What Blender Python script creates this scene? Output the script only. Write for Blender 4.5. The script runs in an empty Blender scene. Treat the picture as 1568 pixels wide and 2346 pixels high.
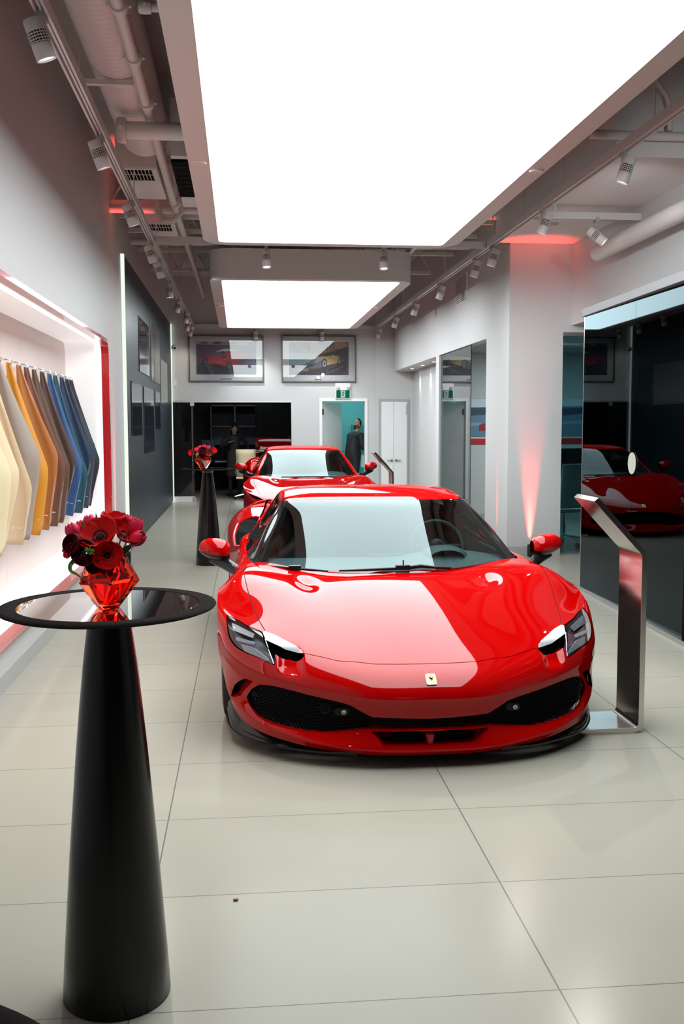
import bpy, bmesh, math, random
import numpy as np
from math import sin, cos, pi, radians, sqrt, atan2
from mathutils import Vector, Matrix, Quaternion

random.seed(7)
SC = bpy.context.scene
COL = SC.collection

# ------------------------------------------------------------------ camera
cam_d = bpy.data.cameras.new('camera')
cam_d.sensor_fit = 'VERTICAL'; cam_d.sensor_height = 36.0; cam_d.sensor_width = 24.06
cam_d.lens = 35.0; cam_d.clip_start = 0.05; cam_d.clip_end = 100
cam = bpy.data.objects.new('camera', cam_d); COL.objects.link(cam)
PIT, ROL, YAW = 0.086443, -0.002349, 0.101905
F_ = Vector((sin(YAW)*cos(PIT), cos(YAW)*cos(PIT), -sin(PIT)))
R_ = Vector((cos(YAW), -sin(YAW), 0)); U_ = R_.cross(F_)
R2, U2 = cos(ROL)*R_ + sin(ROL)*U_, -sin(ROL)*R_ + cos(ROL)*U_
M_ = Matrix((R2, U2, -F_)).transposed().to_4x4(); M_.translation = (0, 0, 1.55)
cam.matrix_world = M_
SC.camera = cam

# ------------------------------------------------------------------ light, exposure
SC.view_settings.view_transform = 'Standard'
SC.view_settings.look = 'None'
SC.view_settings.exposure = -0.12
SC.view_settings.gamma = 1.0
SC.view_settings.use_curve_mapping = False
PANEL_L = 8.0            # radiance of the two luminous ceiling panels
NICHE_L = 1.4            # LED strips round the swatch niche
w = bpy.data.worlds.new('night'); SC.world = w; w.use_nodes = True
w.node_tree.nodes['Background'].inputs[0].default_value = (0.75, 0.85, 1.0, 1)
w.node_tree.nodes['Background'].inputs[1].default_value = 0.02
try:
    SC.cycles.use_denoising = True
    SC.cycles.denoiser = 'OPENIMAGEDENOISE'
    SC.cycles.max_bounces = 10; SC.cycles.diffuse_bounces = 5; SC.cycles.glossy_bounces = 6
    SC.cycles.transmission_bounces = 8; SC.cycles.transparent_max_bounces = 12
    SC.cycles.caustics_reflective = False; SC.cycles.caustics_refractive = False
    SC.cycles.sample_clamp_indirect = 8.0; SC.cycles.use_adaptive_sampling = False
except Exception:
    pass

def spot_light(name, loc, target, power, angle, blend=0.6, color=(1, 1, 1), size=0.04, parent=None):
    d = bpy.data.lights.new(name, 'SPOT'); d.energy = power; d.spot_size = radians(angle)
    d.spot_blend = blend; d.color = color; d.shadow_soft_size = size
    o = bpy.data.objects.new(name, d); COL.objects.link(o)
    v = Vector(target) - Vector(loc)
    o.rotation_euler = v.to_track_quat('-Z', 'Y').to_euler(); o.location = loc
    if parent is not None: o.parent = parent
    return o

# ------------------------------------------------------------------ materials
MATS = {}
def mat(name, color=(0.8, 0.8, 0.8), rough=0.5, metal=0.0, coat=0.0, coat_rough=0.03, ior=1.5,
        spec=0.5, emit=None, estr=1.0, trans=0.0, bump=0.0, bscale=200.0, mott=0.0, mscale=8.0,
        sheen=0.0, aniso=0.0):
    if name in MATS: return MATS[name]
    m = bpy.data.materials.new(name); m.use_nodes = True
    nt = m.node_tree; b = nt.nodes['Principled BSDF']
    c = (*color, 1)
    b.inputs['Base Color'].default_value = c
    b.inputs['Roughness'].default_value = rough
    b.inputs['Metallic'].default_value = metal
    b.inputs['IOR'].default_value = ior
    b.inputs['Specular IOR Level'].default_value = spec
    b.inputs['Coat Weight'].default_value = coat
    b.inputs['Coat Roughness'].default_value = coat_rough
    b.inputs['Transmission Weight'].default_value = trans
    b.inputs['Sheen Weight'].default_value = sheen
    b.inputs['Anisotropic'].default_value = aniso
    if emit is not None:
        b.inputs['Emission Color'].default_value = (*emit, 1)
        b.inputs['Emission Strength'].default_value = estr
    if bump or mott:
        tc = nt.nodes.new('ShaderNodeTexCoord')
    if bump:
        n = nt.nodes.new('ShaderNodeTexNoise'); n.inputs['Scale'].default_value = bscale
        n.inputs['Detail'].default_value = 3
        nt.links.new(tc.outputs['Object'], n.inputs['Vector'])
        bp = nt.nodes.new('ShaderNodeBump'); bp.inputs['Strength'].default_value = bump
        bp.inputs['Distance'].default_value = 0.002
        nt.links.new(n.outputs['Fac'], bp.inputs['Height'])
        nt.links.new(bp.outputs['Normal'], b.inputs['Normal'])
    if mott:
        n2 = nt.nodes.new('ShaderNodeTexNoise'); n2.inputs['Scale'].default_value = mscale
        n2.inputs['Detail'].default_value = 4
        nt.links.new(tc.outputs['Object'], n2.inputs['Vector'])
        r = nt.nodes.new('ShaderNodeValToRGB')
        r.color_ramp.elements[0].position = 0.3; r.color_ramp.elements[1].position = 0.7
        r.color_ramp.elements[0].color = (*[x*(1-mott) for x in color], 1)
        r.color_ramp.elements[1].color = (*[min(1, x*(1+mott*0.6)) for x in color], 1)
        nt.links.new(n2.outputs['Fac'], r.inputs['Fac'])
        nt.links.new(r.outputs['Color'], b.inputs['Base Color'])
    MATS[name] = m
    return m

def glass_mat(name, tint=(1, 1, 1), ior=1.5, rough=0.0, gcol=(1, 1, 1)):
    """Thin sheet glass: tinted see-through with a Fresnel mirror reflection."""
    if name in MATS: return MATS[name]
    m = bpy.data.materials.new(name); m.use_nodes = True
    nt = m.node_tree; nt.nodes.clear()
    out = nt.nodes.new('ShaderNodeOutputMaterial'); mix = nt.nodes.new('ShaderNodeMixShader')
    tr = nt.nodes.new('ShaderNodeBsdfTransparent'); gl = nt.nodes.new('ShaderNodeBsdfGlossy')
    fr = nt.nodes.new('ShaderNodeFresnel'); fr.inputs['IOR'].default_value = ior
    tr.inputs['Color'].default_value = (*tint, 1); gl.inputs['Roughness'].default_value = rough
    gl.inputs['Color'].default_value = (*gcol, 1)
    geo = nt.nodes.new('ShaderNodeNewGeometry')
    # use the outward Fresnel on both faces
    fl = nt.nodes.new('ShaderNodeVectorMath'); fl.operation = 'SCALE'
    sg = nt.nodes.new('ShaderNodeMath'); sg.operation = 'MULTIPLY_ADD'
    sg.inputs[1].default_value = -2.0; sg.inputs[2].default_value = 1.0
    nt.links.new(geo.outputs['Backfacing'], sg.inputs[0])
    dt = nt.nodes.new('ShaderNodeVectorMath'); dt.operation = 'DOT_PRODUCT'
    nt.links.new(geo.outputs['Normal'], dt.inputs[0]); nt.links.new(geo.outputs['Incoming'], dt.inputs[1])
    ab = nt.nodes.new('ShaderNodeMath'); ab.operation = 'ABSOLUTE'
    nt.links.new(dt.outputs['Value'], ab.inputs[0])
    inv = nt.nodes.new('ShaderNodeMath'); inv.operation = 'SUBTRACT'; inv.inputs[0].default_value = 1.0
    nt.links.new(ab.outputs[0], inv.inputs[1])
    pw = nt.nodes.new('ShaderNodeMath'); pw.operation = 'POWER'; pw.inputs[1].default_value = 5.0
    nt.links.new(inv.outputs[0], pw.inputs[0])
    f0 = 2*((ior-1)/(ior+1))**2
    ma = nt.nodes.new('ShaderNodeMath'); ma.operation = 'MULTIPLY_ADD'
    ma.inputs[1].default_value = 1-f0; ma.inputs[2].default_value = f0
    nt.links.new(pw.outputs[0], ma.inputs[0])
    nt.nodes.remove(fr); nt.nodes.remove(fl); nt.nodes.remove(sg)
    nt.links.new(ma.outputs[0], mix.inputs['Fac'])
    nt.links.new(tr.outputs[0], mix.inputs[1]); nt.links.new(gl.outputs[0], mix.inputs[2])
    nt.links.new(mix.outputs[0], out.inputs['Surface'])
    MATS[name] = m
    return m

def emit_mat(name, color, strength):
    if name in MATS: return MATS[name]
    m = bpy.data.materials.new(name); m.use_nodes = True
    nt = m.node_tree; nt.nodes.clear()
    out = nt.nodes.new('ShaderNodeOutputMaterial'); e = nt.nodes.new('ShaderNodeEmission')
    e.inputs[0].default_value = (*color, 1); e.inputs[1].default_value = strength
    nt.links.new(e.outputs[0], out.inputs[0])
    MATS[name] = m
    return m

# ------------------------------------------------------------------ mesh helpers
class MB:
    def __init__(s): s.v = []; s.f = []; s.mi = []; s.cur = 0
    def add(s, vs, fs):
        o = len(s.v); s.v += [tuple(x) for x in vs]
        s.f += [tuple(i+o for i in f) for f in fs]; s.mi += [s.cur]*len(fs)
        return s
    def box(s, lo, hi, rot=None, piv=None):
        x0, y0, z0 = lo; x1, y1, z1 = hi
        vs = [Vector(p) for p in ((x0,y0,z0),(x1,y0,z0),(x1,y1,z0),(x0,y1,z0),(x0,y0,z1),(x1,y0,z1),(x1,y1,z1),(x0,y1,z1))]
        if rot is not None:
            pv = Vector(piv) if piv else (vs[0]+vs[6])/2
            vs = [pv + rot @ (v-pv) for v in vs]
        return s.add(vs, [(0,3,2,1),(4,5,6,7),(0,1,5,4),(1,2,6,5),(2,3,7,6),(3,0,4,7)])
    def quad(s, a, b, c, d): return s.add([a,b,c,d], [(0,1,2,3)])
    def prism(s, poly, ext, cap=True):
        """poly: closed 3-D outline, ext: extrusion vector"""
        n = len(poly); e = Vector(ext)
        vs = [Vector(p) for p in poly]; vs += [v+e for v in vs]
        fs = [(i, (i+1) % n, n+(i+1) % n, n+i) for i in range(n)]
        if cap: fs += [tuple(range(n-1, -1, -1)), tuple(range(n, 2*n))]
        return s.add(vs, fs)
    def lathe(s, prof, c=(0,0,0), n=48, axis=None):
        """prof: (radius, height) pairs"""
        m = len(prof); vs = []; fs = []
        q = Vector((0,0,1)).rotation_difference(Vector(axis)) if axis is not None else Quaternion()
        for i in range(n):
            a = 2*pi*i/n
            for r, h in prof: vs.append(Vector(c) + q @ Vector((r*cos(a), r*sin(a), h)))
        for i in range(n):
            j = (i+1) % n
            for k in range(m-1):
                fs.append((i*m+k, j*m+k, j*m+k+1, i*m+k+1))
        if prof[0][0] > 1e-6: fs.append(tuple(i*m for i in range(n-1, -1, -1)))
        if prof[-1][0] > 1e-6: fs.append(tuple(i*m+m-1 for i in range(n)))
        return s.add(vs, fs)
    def tube(s, pts, r, n=12, cap=True, closed=False):
        pts = [Vector(p) for p in pts]; m = len(pts)
        rs = r if isinstance(r, (list, tuple)) else [r]*m
        vs = []; fs = []; up = None
        for i, p in enumerate(pts):
            if closed: t = pts[(i+1) % m]-pts[i-1]
            else: t = pts[min(i+1, m-1)]-pts[max(i-1, 0)]
            if t.length < 1e-9: t = Vector((0,0,1))
            t.normalize()
            if up is None:
                up = Vector((0,0,1)) if abs(t.z) < 0.9 else Vector((1,0,0))
            a = t.cross(up)
            if a.length < 1e-6: a = t.orthogonal()
            a.normalize(); b = a.cross(t).normalized(); up = b
            for k in range(n):
                an = 2*pi*k/n
                vs.append(p + (a*cos(an)+b*sin(an))*rs[i])
        mm = m if closed else m-1
        for i in range(mm):
            j = (i+1) % m
            for k in range(n):
                l = (k+1) % n
                fs.append((i*n+k, i*n+l, j*n+l, j*n+k))
        if cap and not closed:
            fs += [tuple(range(n-1, -1, -1)), tuple((m-1)*n+k for k in range(n))]
        return s.add(vs, fs)
    def ball(s, c, r, n=12, m=8, sc=(1,1,1)):
        prof = [(max(0.0, r*sin(pi*k/m)), -r*cos(pi*k/m)) for k in range(m+1)]
        prof[0] = (0, -r); prof[-1] = (0, r)
        o = len(s.v); s.lathe(prof, (0,0,0), n)
        s.v[o:] = [(c[0]+x*sc[0], c[1]+y*sc[1], c[2]+z*sc[2]) for x, y, z in s.v[o:]]
        return s
    def grid(s, G, closed_u=False, closed_v=False):
        nu, nv = len(G), len(G[0]); vs = [p for row in G for p in row]; fs = []
        for i in range(nu if closed_u else nu-1):
            for j in range(nv if closed_v else nv-1):
                a, b = (i+1) % nu, (j+1) % nv
                fs.append((i*nv+j, i*nv+b, a*nv+b, a*nv+j))
        return s.add(vs, fs)

def build(name, mb, mats, parent=None, smooth=True, angle=35, bevel=0.0, bseg=2, loc=None, merge=1e-5):
    me = bpy.data.meshes.new(name)
    me.from_pydata([tuple(v) for v in mb.v], [], mb.f)
    if not isinstance(mats, (list, tuple)): mats = [mats]
    for m in mats: me.materials.append(m)
    if len(mats) > 1: me.polygons.foreach_set('material_index', mb.mi)
    bm = bmesh.new(); bm.from_mesh(me)
    if merge: bmesh.ops.remove_doubles(bm, verts=bm.verts, dist=merge)
    bmesh.ops.recalc_face_normals(bm, faces=bm.faces)
    bm.to_mesh(me); bm.free()
    if smooth:
        me.polygons.foreach_set('use_smooth', [True]*len(me.polygons))
        me.set_sharp_from_angle(angle=radians(angle))
    o = bpy.data.objects.new(name, me); COL.objects.link(o)
    if parent is not None: o.parent = parent
    if loc is not None: o.location = loc
    if bevel:
        md = o.modifiers.new('bevel', 'BEVEL'); md.width = bevel; md.segments = bseg
        md.limit_method = 'ANGLE'; md.angle_limit = radians(40); md.harden_normals = False
    return o

def thing(name, label, cat, loc=(0,0,0), rz=0, group=None):
    o = bpy.data.objects.new(name, None); COL.objects.link(o)
    o.location = loc; o.rotation_euler = (0, 0, rz); o.empty_display_size = 0.1
    o['label'] = label; o['category'] = cat
    if group: o['group'] = group
    return o
def tag(o, label, cat, group=None, kind=None):
    o['label'] = label; o['category'] = cat
    if group: o['group'] = group
    if kind: o['kind'] = kind
    return o
def struct(o):
    o['kind'] = 'structure'; return o
def copy_tree(o, parent=None, loc=None, label=None, group=None):
    c = o.copy(); COL.objects.link(c)
    if parent is not None: c.parent = parent
    if loc is not None: c.location = loc
    if label: c['label'] = label
    if group: c['group'] = group
    for ch in list(o.children): copy_tree(ch, c)
    return c

def rrect(x0, y0, x1, y1, r, n=6):
    """rounded rectangle outline (2-D), counter-clockwise"""
    P = []
    for cx, cy, a0 in ((x1-r, y0+r, -pi/2), (x1-r, y1-r, 0), (x0+r, y1-r, pi/2), (x0+r, y0+r, pi)):
        for k in range(n+1):
            a = a0 + pi/2*k/n; P.append((cx+r*cos(a), cy+r*sin(a)))
    return P
def ring(mb, A, B):
    """faces between two closed outlines of equal length"""
    n = len(A); return mb.add(list(A)+list(B), [(i, (i+1) % n, n+(i+1) % n, n+i) for i in range(n)])
def poly_tri(mb, pts):
    mb.add(pts, [tuple(range(len(pts)))])

M_wall = mat('white wall paint', (0.50, 0.505, 0.505), 0.55, bump=0.12, bscale=350)
M_ceil = mat('ceiling paint', (0.46, 0.44, 0.43), 0.7, bump=0.1, bscale=120)
M_whitemetal = mat('white powder coat', (0.66, 0.645, 0.63), 0.4)
M_alu = mat('brushed aluminium', (0.62, 0.61, 0.60), 0.32, metal=1.0)
M_steel = mat('polished steel', (0.66, 0.64, 0.62), 0.12, metal=1.0)
M_black = mat('black satin', (0.008, 0.008, 0.009), 0.6, spec=0.0)
M_gloss_black = mat('black lacquer', (0.006, 0.006, 0.007), 0.08, coat=0.6)
M_rubber = mat('tyre rubber', (0.015, 0.015, 0.015), 0.75, bump=0.3, bscale=300)
M_greybase = mat('grey skirting', (0.36, 0.37, 0.36), 0.45)
# ================================================================== ROOM
XL, YB, ZC = -1.40, 20.6, 4.55
# floor -----------------------------------------------------------------
def floor_mat():
    m = bpy.data.materials.new('porcelain floor tiles'); m.use_nodes = True
    nt = m.node_tree; b = nt.nodes['Principled BSDF']; N = nt.nodes.new; L = nt.links.new
    tc = N('ShaderNodeTexCoord'); sp = N('ShaderNodeSeparateXYZ'); L(tc.outputs['Object'], sp.inputs[0])
    def math_(op, a, bb=None, c=None):
        n = N('ShaderNodeMath'); n.operation = op
        for i, x in enumerate((a, bb, c)):
            if x is None: continue
            if isinstance(x, (int, float)): n.inputs[i].default_value = x
            else: L(x, n.inputs[i])
        return n.outputs[0]
    s, c = sin(0.0066), cos(0.0066)
    X, Y = sp.outputs[0], sp.outputs[1]
    tx = math_('SUBTRACT', math_('MULTIPLY', X, c), math_('MULTIPLY', Y, s))
    ty = math_('ADD', math_('MULTIPLY', X, s), math_('MULTIPLY', Y, c))
    def line(t, off, size, wd):
        u = math_('DIVIDE', math_('SUBTRACT', t, off), size)
        f = math_('SUBTRACT', u, math_('FLOOR', u))
        d = math_('MULTIPLY', math_('MINIMUM', f, math_('SUBTRACT', 1.0, f)), size)
        return math_('LESS_THAN', d, wd), math_('FLOOR', u)
    l1, i1 = line(tx, -0.32302, 1.16659, 0.0026); l2, i2 = line(ty, 2.55092, 0.65463, 0.0019)
    g = math_('MAXIMUM', l1, l2)
    cmb = N('ShaderNodeCombineXYZ'); L(i1, cmb.inputs[0]); L(i2, cmb.inputs[1])
    wn = N('ShaderNodeTexWhiteNoise'); wn.noise_dimensions = '2D'; L(cmb.outputs[0], wn.inputs['Vector'])
    ns = N('ShaderNodeTexNoise'); ns.inputs['Scale'].default_value = 3.0; L(tc.outputs['Object'], ns.inputs['Vector'])
    var = math_('ADD', math_('MULTIPLY', wn.outputs['Value'], 0.35), math_('MULTIPLY', ns.outputs['Fac'], 0.65))
    r = N('ShaderNodeValToRGB'); L(var, r.inputs[0])
    r.color_ramp.elements[0].color = (0.335, 0.315, 0.262, 1); r.color_ramp.elements[1].color = (0.365, 0.343, 0.286, 1)
    mx = N('ShaderNodeMix'); mx.data_type = 'RGBA'; L(g, mx.inputs['Factor'])
    L(r.outputs[0], mx.inputs['A']); mx.inputs['B'].default_value = (0.14, 0.13, 0.115, 1)
    L(mx.outputs['Result'], b.inputs['Base Color'])
    b.inputs['Roughness'].default_value = 0.22
    b.inputs['IOR'].default_value = 1.16
    bp = N('ShaderNodeBump'); bp.invert = True; bp.inputs['Strength'].default_value = 0.3
    bp.inputs['Distance'].default_value = 0.001
    L(g, bp.inputs['Height']); L(bp.outputs[0], b.inputs['Normal'])
    return m
mb = MB().box((-1.9, -2.0, -0.06), (7.5, 26.0, 0.0)); struct(build('floor', mb, floor_mat(), smooth=False))

# left wall with the niche opening ---------------------------------------
NY0, NY1, NZ0, NZ1, ND = 4.3, 10.70, 0.31, 2.42, 0.40
mb = MB()
mb.box((XL-0.12, -1.5, 0), (XL, NY0, ZC)); mb.box((XL-0.12, NY1, 0), (XL, YB+0.1, ZC))
mb.box((XL-0.12, NY0, 0), (XL, NY1, NZ0)); mb.box((XL-0.12, NY0, NZ1), (XL, NY1, ZC))
struct(build('wall_left', mb, M_wall, smooth=False))
mb = MB().box((XL, -1.5, 0), (XL+0.012, 12.35, 0.108)); struct(build('baseboard_left', mb, M_greybase, smooth=False))

# ceiling deck -----------------------------------------------------------
mb = MB().box((XL-0.1, 3.2, ZC), (7.5, YB+0.1, ZC+0.1)); struct(build('ceiling', mb, M_ceil, smooth=False))

# back wall: glass office opening, door opening, double doors -------------
mb = MB()
def wall_y(mb, y, x0, x1, z0, z1, holes, t=0.12):
    xs = sorted(set([x0, x1]+[h[0] for h in holes]+[h[1] for h in holes]))
    for a, b in zip(xs[:-1], xs[1:]):
        cuts = sorted([(h[2], h[3]) for h in holes if h[0] <= a+1e-6 and h[1] >= b-1e-6])
        z = z0
        for c0, c1 in cuts:
            if c0 > z+1e-6: mb.box((a, y, z), (b, y+t, c0))
            z = max(z, c1)
        if z < z1-1e-6: mb.box((a, y, z), (b, y+t, z1))
wall_y(mb, YB, XL-0.1, 2.80, 0, ZC, [(-1.40, 1.06, 0.0, 2.06), (1.70, 2.585, 0.0, 2.055)])
mb.box((2.80, YB-0.03, 0), (2.875, YB+0.12, ZC)); mb.box((2.875, YB-0.03, 2.10), (3.505, YB+0.12, ZC)); mb.box((3.505, YB-0.03, 0), (3.75, YB+0.12, ZC))
struct(build('wall_back', mb, M_wall, smooth=False))

# right-hand side walls ---------------------------------------------------
XR = 3.18
for nm, bx in (('wall_right', ((XR, 11.55, 0), (XR+0.14, 12.72, ZC))),            # pier beside the office
               ('wall_right_upper', ((XR, 12.72, 2.665), (XR+0.14, 20.45, ZC))),   # wall above openings
               ('trim_5', ((XR, 15.80, 0), (XR+0.14, 16.05, 2.665))),              # post
               ('ceiling_alcove', ((XR+0.14, 16.05, 2.665), (3.75, 20.6, 2.74))),
               ('wall_alcove', ((3.60, 19.55, 0), (3.74, 20.6, 2.665))), ('wall_alcove_near', ((3.54, 16.05, 0), (3.74, 19.55, 2.665)))):
    struct(build(nm, MB().box(*bx), M_wall, smooth=False))
mb = MB()
wall_y(mb, 11.52, 3.15, 7.4, 0, 3.66, [(3.80, 6.6, 0.0, 2.64)], 0.14)
mb.box((3.90, 7.8, 2.72), (4.04, 11.52, 3.66))
struct(build('wall_front', mb, M_wall, smooth=False))
mb = MB().box((3.155, 11.508, 0), (3.80, 11.52, 0.11)); mb.box((3.165, 11.52, 0), (3.18, 12.72, 0.11))
struct(build('baseboard_right', mb, M_greybase, smooth=False))
# lower ceiling slab and bulkheads on the right
M_ceil_w = mat('white low ceiling', (0.70, 0.69, 0.68), 0.7)
struct(build('ceiling_right', MB().box((2.98, 7.8, 3.66), (5.2, 11.52, ZC)), M_ceil_w, smooth=False))
struct(build('trim_6', MB().box((4.35, 3.0, 3.55), (5.2, 7.8, 3.95)), M_ceil_w, smooth=False))
mb = MB().box((5.2, -1.0, 0), (5.3, 11.5, ZC)); struct(build('wall_side', mb, M_wall, smooth=False))

# office behind the right wall
struct(build('wall_office', MB().box((3.32, 15.951, 0), (7.2, 16.05, 3.0)), M_wall, smooth=False)); struct(build('wall_office_side', MB().box((7.1, 11.66, 0), (7.2, 15.95, 3.0)), M_wall, smooth=False))
mb = MB().box((3.32, 11.66, 2.72), (7.2, 15.95, 2.80)); struct(build('ceiling_office', mb, M_ceil, smooth=False))
# office behind the back wall, dark
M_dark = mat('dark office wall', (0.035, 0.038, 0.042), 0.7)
mb = MB().box((-1.6, 24.4, 0), (1.5, 24.5, 2.6)); mb.box((-1.6, 20.72, 0), (-1.5, 24.4, 2.6)); mb.box((1.5, 20.72, 0), (1.6, 24.5, 2.6)); mb.box((-1.6, 20.72, 2.6), (1.6, 24.5, 2.7))
struct(build('wall_rear', mb, M_dark, smooth=False))
M_teal_lit = mat('teal-lit wall', (0.16, 0.52, 0.54), 0.6)  # cool teal cast of the corridor light put into the wall colour
mb = MB().box((1.6, 22.9, 0), (3.2, 23.0, 2.6)); mb.box((1.60, 20.72, 0), (1.66, 22.9, 2.6)); mb.box((3.14, 20.72, 0), (3.2, 22.9, 2.6)); mb.box((1.6, 20.72, 2.6), (3.2, 23.0, 2.7))
struct(build('wall_corridor', mb, M_teal_lit, smooth=False))
# close the room behind the camera: dark street side
mb = MB().box((XL-0.1, -1.6, 0), (5.3, -1.5, ZC)); struct(build('wall_street', mb, mat('night glass', (0.02, 0.022, 0.025), 0.15), smooth=False))
mb = MB().box((XL-0.1, -1.6, ZC), (5.3, 3.2, ZC+0.1)); struct(build('ceiling_front', mb, M_ceil, smooth=False))

# luminous ceiling panels --------------------------------------------------
def ceiling_panel(label, x0, x1, y0, y1, zb, zt, mg=0.15, ys=7.0):
    t = thing('ceiling_light', label, 'ceiling light', ((x0+x1)/2, (y0+y1)/2, zb), group=None)
    cx, cy = (x0+x1)/2, (y0+y1)/2
    X0, X1, Y0_, Y1 = x0-mg-cx, x1+mg-cx, y0-mg-cy, y1+mg-cy
    O = rrect(X0, Y0_, X1, Y1, 0.30, 10); I = rrect(x0-cx, y0-cy, x1-cx, y1-cy, 0.07, 10)
    m = MB(); h = zt-zb
    ring(m, [(x, y, 0) for x, y in I], [(x, y, 0) for x, y in O])
    ring(m, [(x, y, 0) for x, y in O], [(x, y, h) for x, y in O])
    ring(m, [(x, y, 0) for x, y in I], [(x, y, 0.012) for x, y in I])
    m.add([(x, y, h) for x, y in O], [tuple(range(len(O)))])
    build('housing', m, mat('white panel housing', (0.62, 0.59, 0.58), 0.5), t, angle=50)
    m = MB(); m.add([(x, y, 0.010) for x, y in I], [tuple(range(len(I)-1, -1, -1))])
    build('diffuser', m, emit_mat('lit diffuser', (0.90, 0.98, 1.0), PANEL_L), t, smooth=False)
    for sx in (X0+mg*0.5, X1-mg*0.5):
        for yy in (ys-cy,):
            m = MB().lathe([(0.0, -0.012), (0.05, -0.012), (0.055, 0.0)], (sx, yy, 0), 24)
            build('sensor_disc', m, M_whitemetal, t)
    return t
ceiling_panel('large luminous ceiling panel nearest the camera, above the front sports car', -0.19, 2.10, 2.75, 10.33, 3.40, 3.78, ys=7.26)
ceiling_panel('smaller-looking far luminous ceiling panel, above the rear red coupe', -0.21, 2.10, 12.98, 19.15, 3.40, 3.78, ys=15.7)
# ================================================================== SPORTS CAR: surface net (car frame: x lateral, y back from nose, z up)
def cr_refine(P, sub, g0=None, g1=None):
    """centripetal Catmull-Rom through the rows of P (n,k,3) -> refined"""
    P = np.asarray(P, float); n = len(P)
    a = P[0]*2-P[1] if g0 is None else g0
    b = P[-1]*2-P[-2] if g1 is None else g1
    Q = np.concatenate([a[None], P, b[None]])
    out = []
    def tj(ti, A, B):
        d = np.linalg.norm(B-A, axis=-1, keepdims=True)
        return ti+np.maximum(d, 1e-6)**0.5
    for i in range(1, n):
        p0, p1, p2, p3 = Q[i-1], Q[i], Q[i+1], Q[i+2]
        t0 = np.zeros(p0.shape[:-1]+(1,)); t1 = tj(t0, p0, p1); t2 = tj(t1, p1, p2); t3 = tj(t2, p2, p3)
        for k in range(sub):
            t = t1+(t2-t1)*k/sub
            A1 = (t1-t)/(t1-t0)*p0+(t-t0)/(t1-t0)*p1
            A2 = (t2-t)/(t2-t1)*p1+(t-t1)/(t2-t1)*p2
            A3 = (t3-t)/(t3-t2)*p2+(t-t2)/(t3-t2)*p3
            B1 = (t2-t)/(t2-t0)*A1+(t-t0)/(t2-t0)*A2
            B2 = (t3-t)/(t3-t1)*A2+(t-t1)/(t3-t1)*A3
            out.append((t2-t)/(t2-t1)*B1+(t-t1)/(t2-t1)*B2)
    out.append(Q[n])
    return np.array(out)

def refine_grid(rows, su, sv, sym=True):
    R = np.asarray(rows, float)                     # (nu, nv, 3)
    V = R.transpose(1, 0, 2)
    g0 = None
    if sym:
        g0 = V[1].copy(); g0[:, 0] *= -1
    V = cr_refine(V, sv, g0=g0)
    U = V.transpose(1, 0, 2)
    return cr_refine(U, su)

def fair(G, it, lam=0.5, keep_rows=(), sym=True):
    """light smoothing of a dense grid, borders fixed"""
    G = G.copy()
    wr = np.ones(G.shape[0])
    for r, wd in keep_rows:
        for k in range(-wd, wd+1):
            if 0 <= r+k < len(wr): wr[r+k] = min(wr[r+k], abs(k)/wd*0.8)
    wr[0] = wr[-1] = 0
    for _ in range(it):
        for ax in (0, 1):
            if ax == 0:
                L = np.zeros_like(G); L[1:-1] = 0.5*(G[:-2]+G[2:])-G[1:-1]
            else:
                L = np.zeros_like(G); L[:, 1:-1] = 0.5*(G[:, :-2]+G[:, 2:])-G[:, 1:-1]
                if sym:
                    m = G[:, 1].copy(); m[:, 0] *= -1
                    L[:, 0] = 0.5*(m+G[:, 1])-G[:, 0]
            G += lam*L*wr[:, None, None]
    return G

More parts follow.
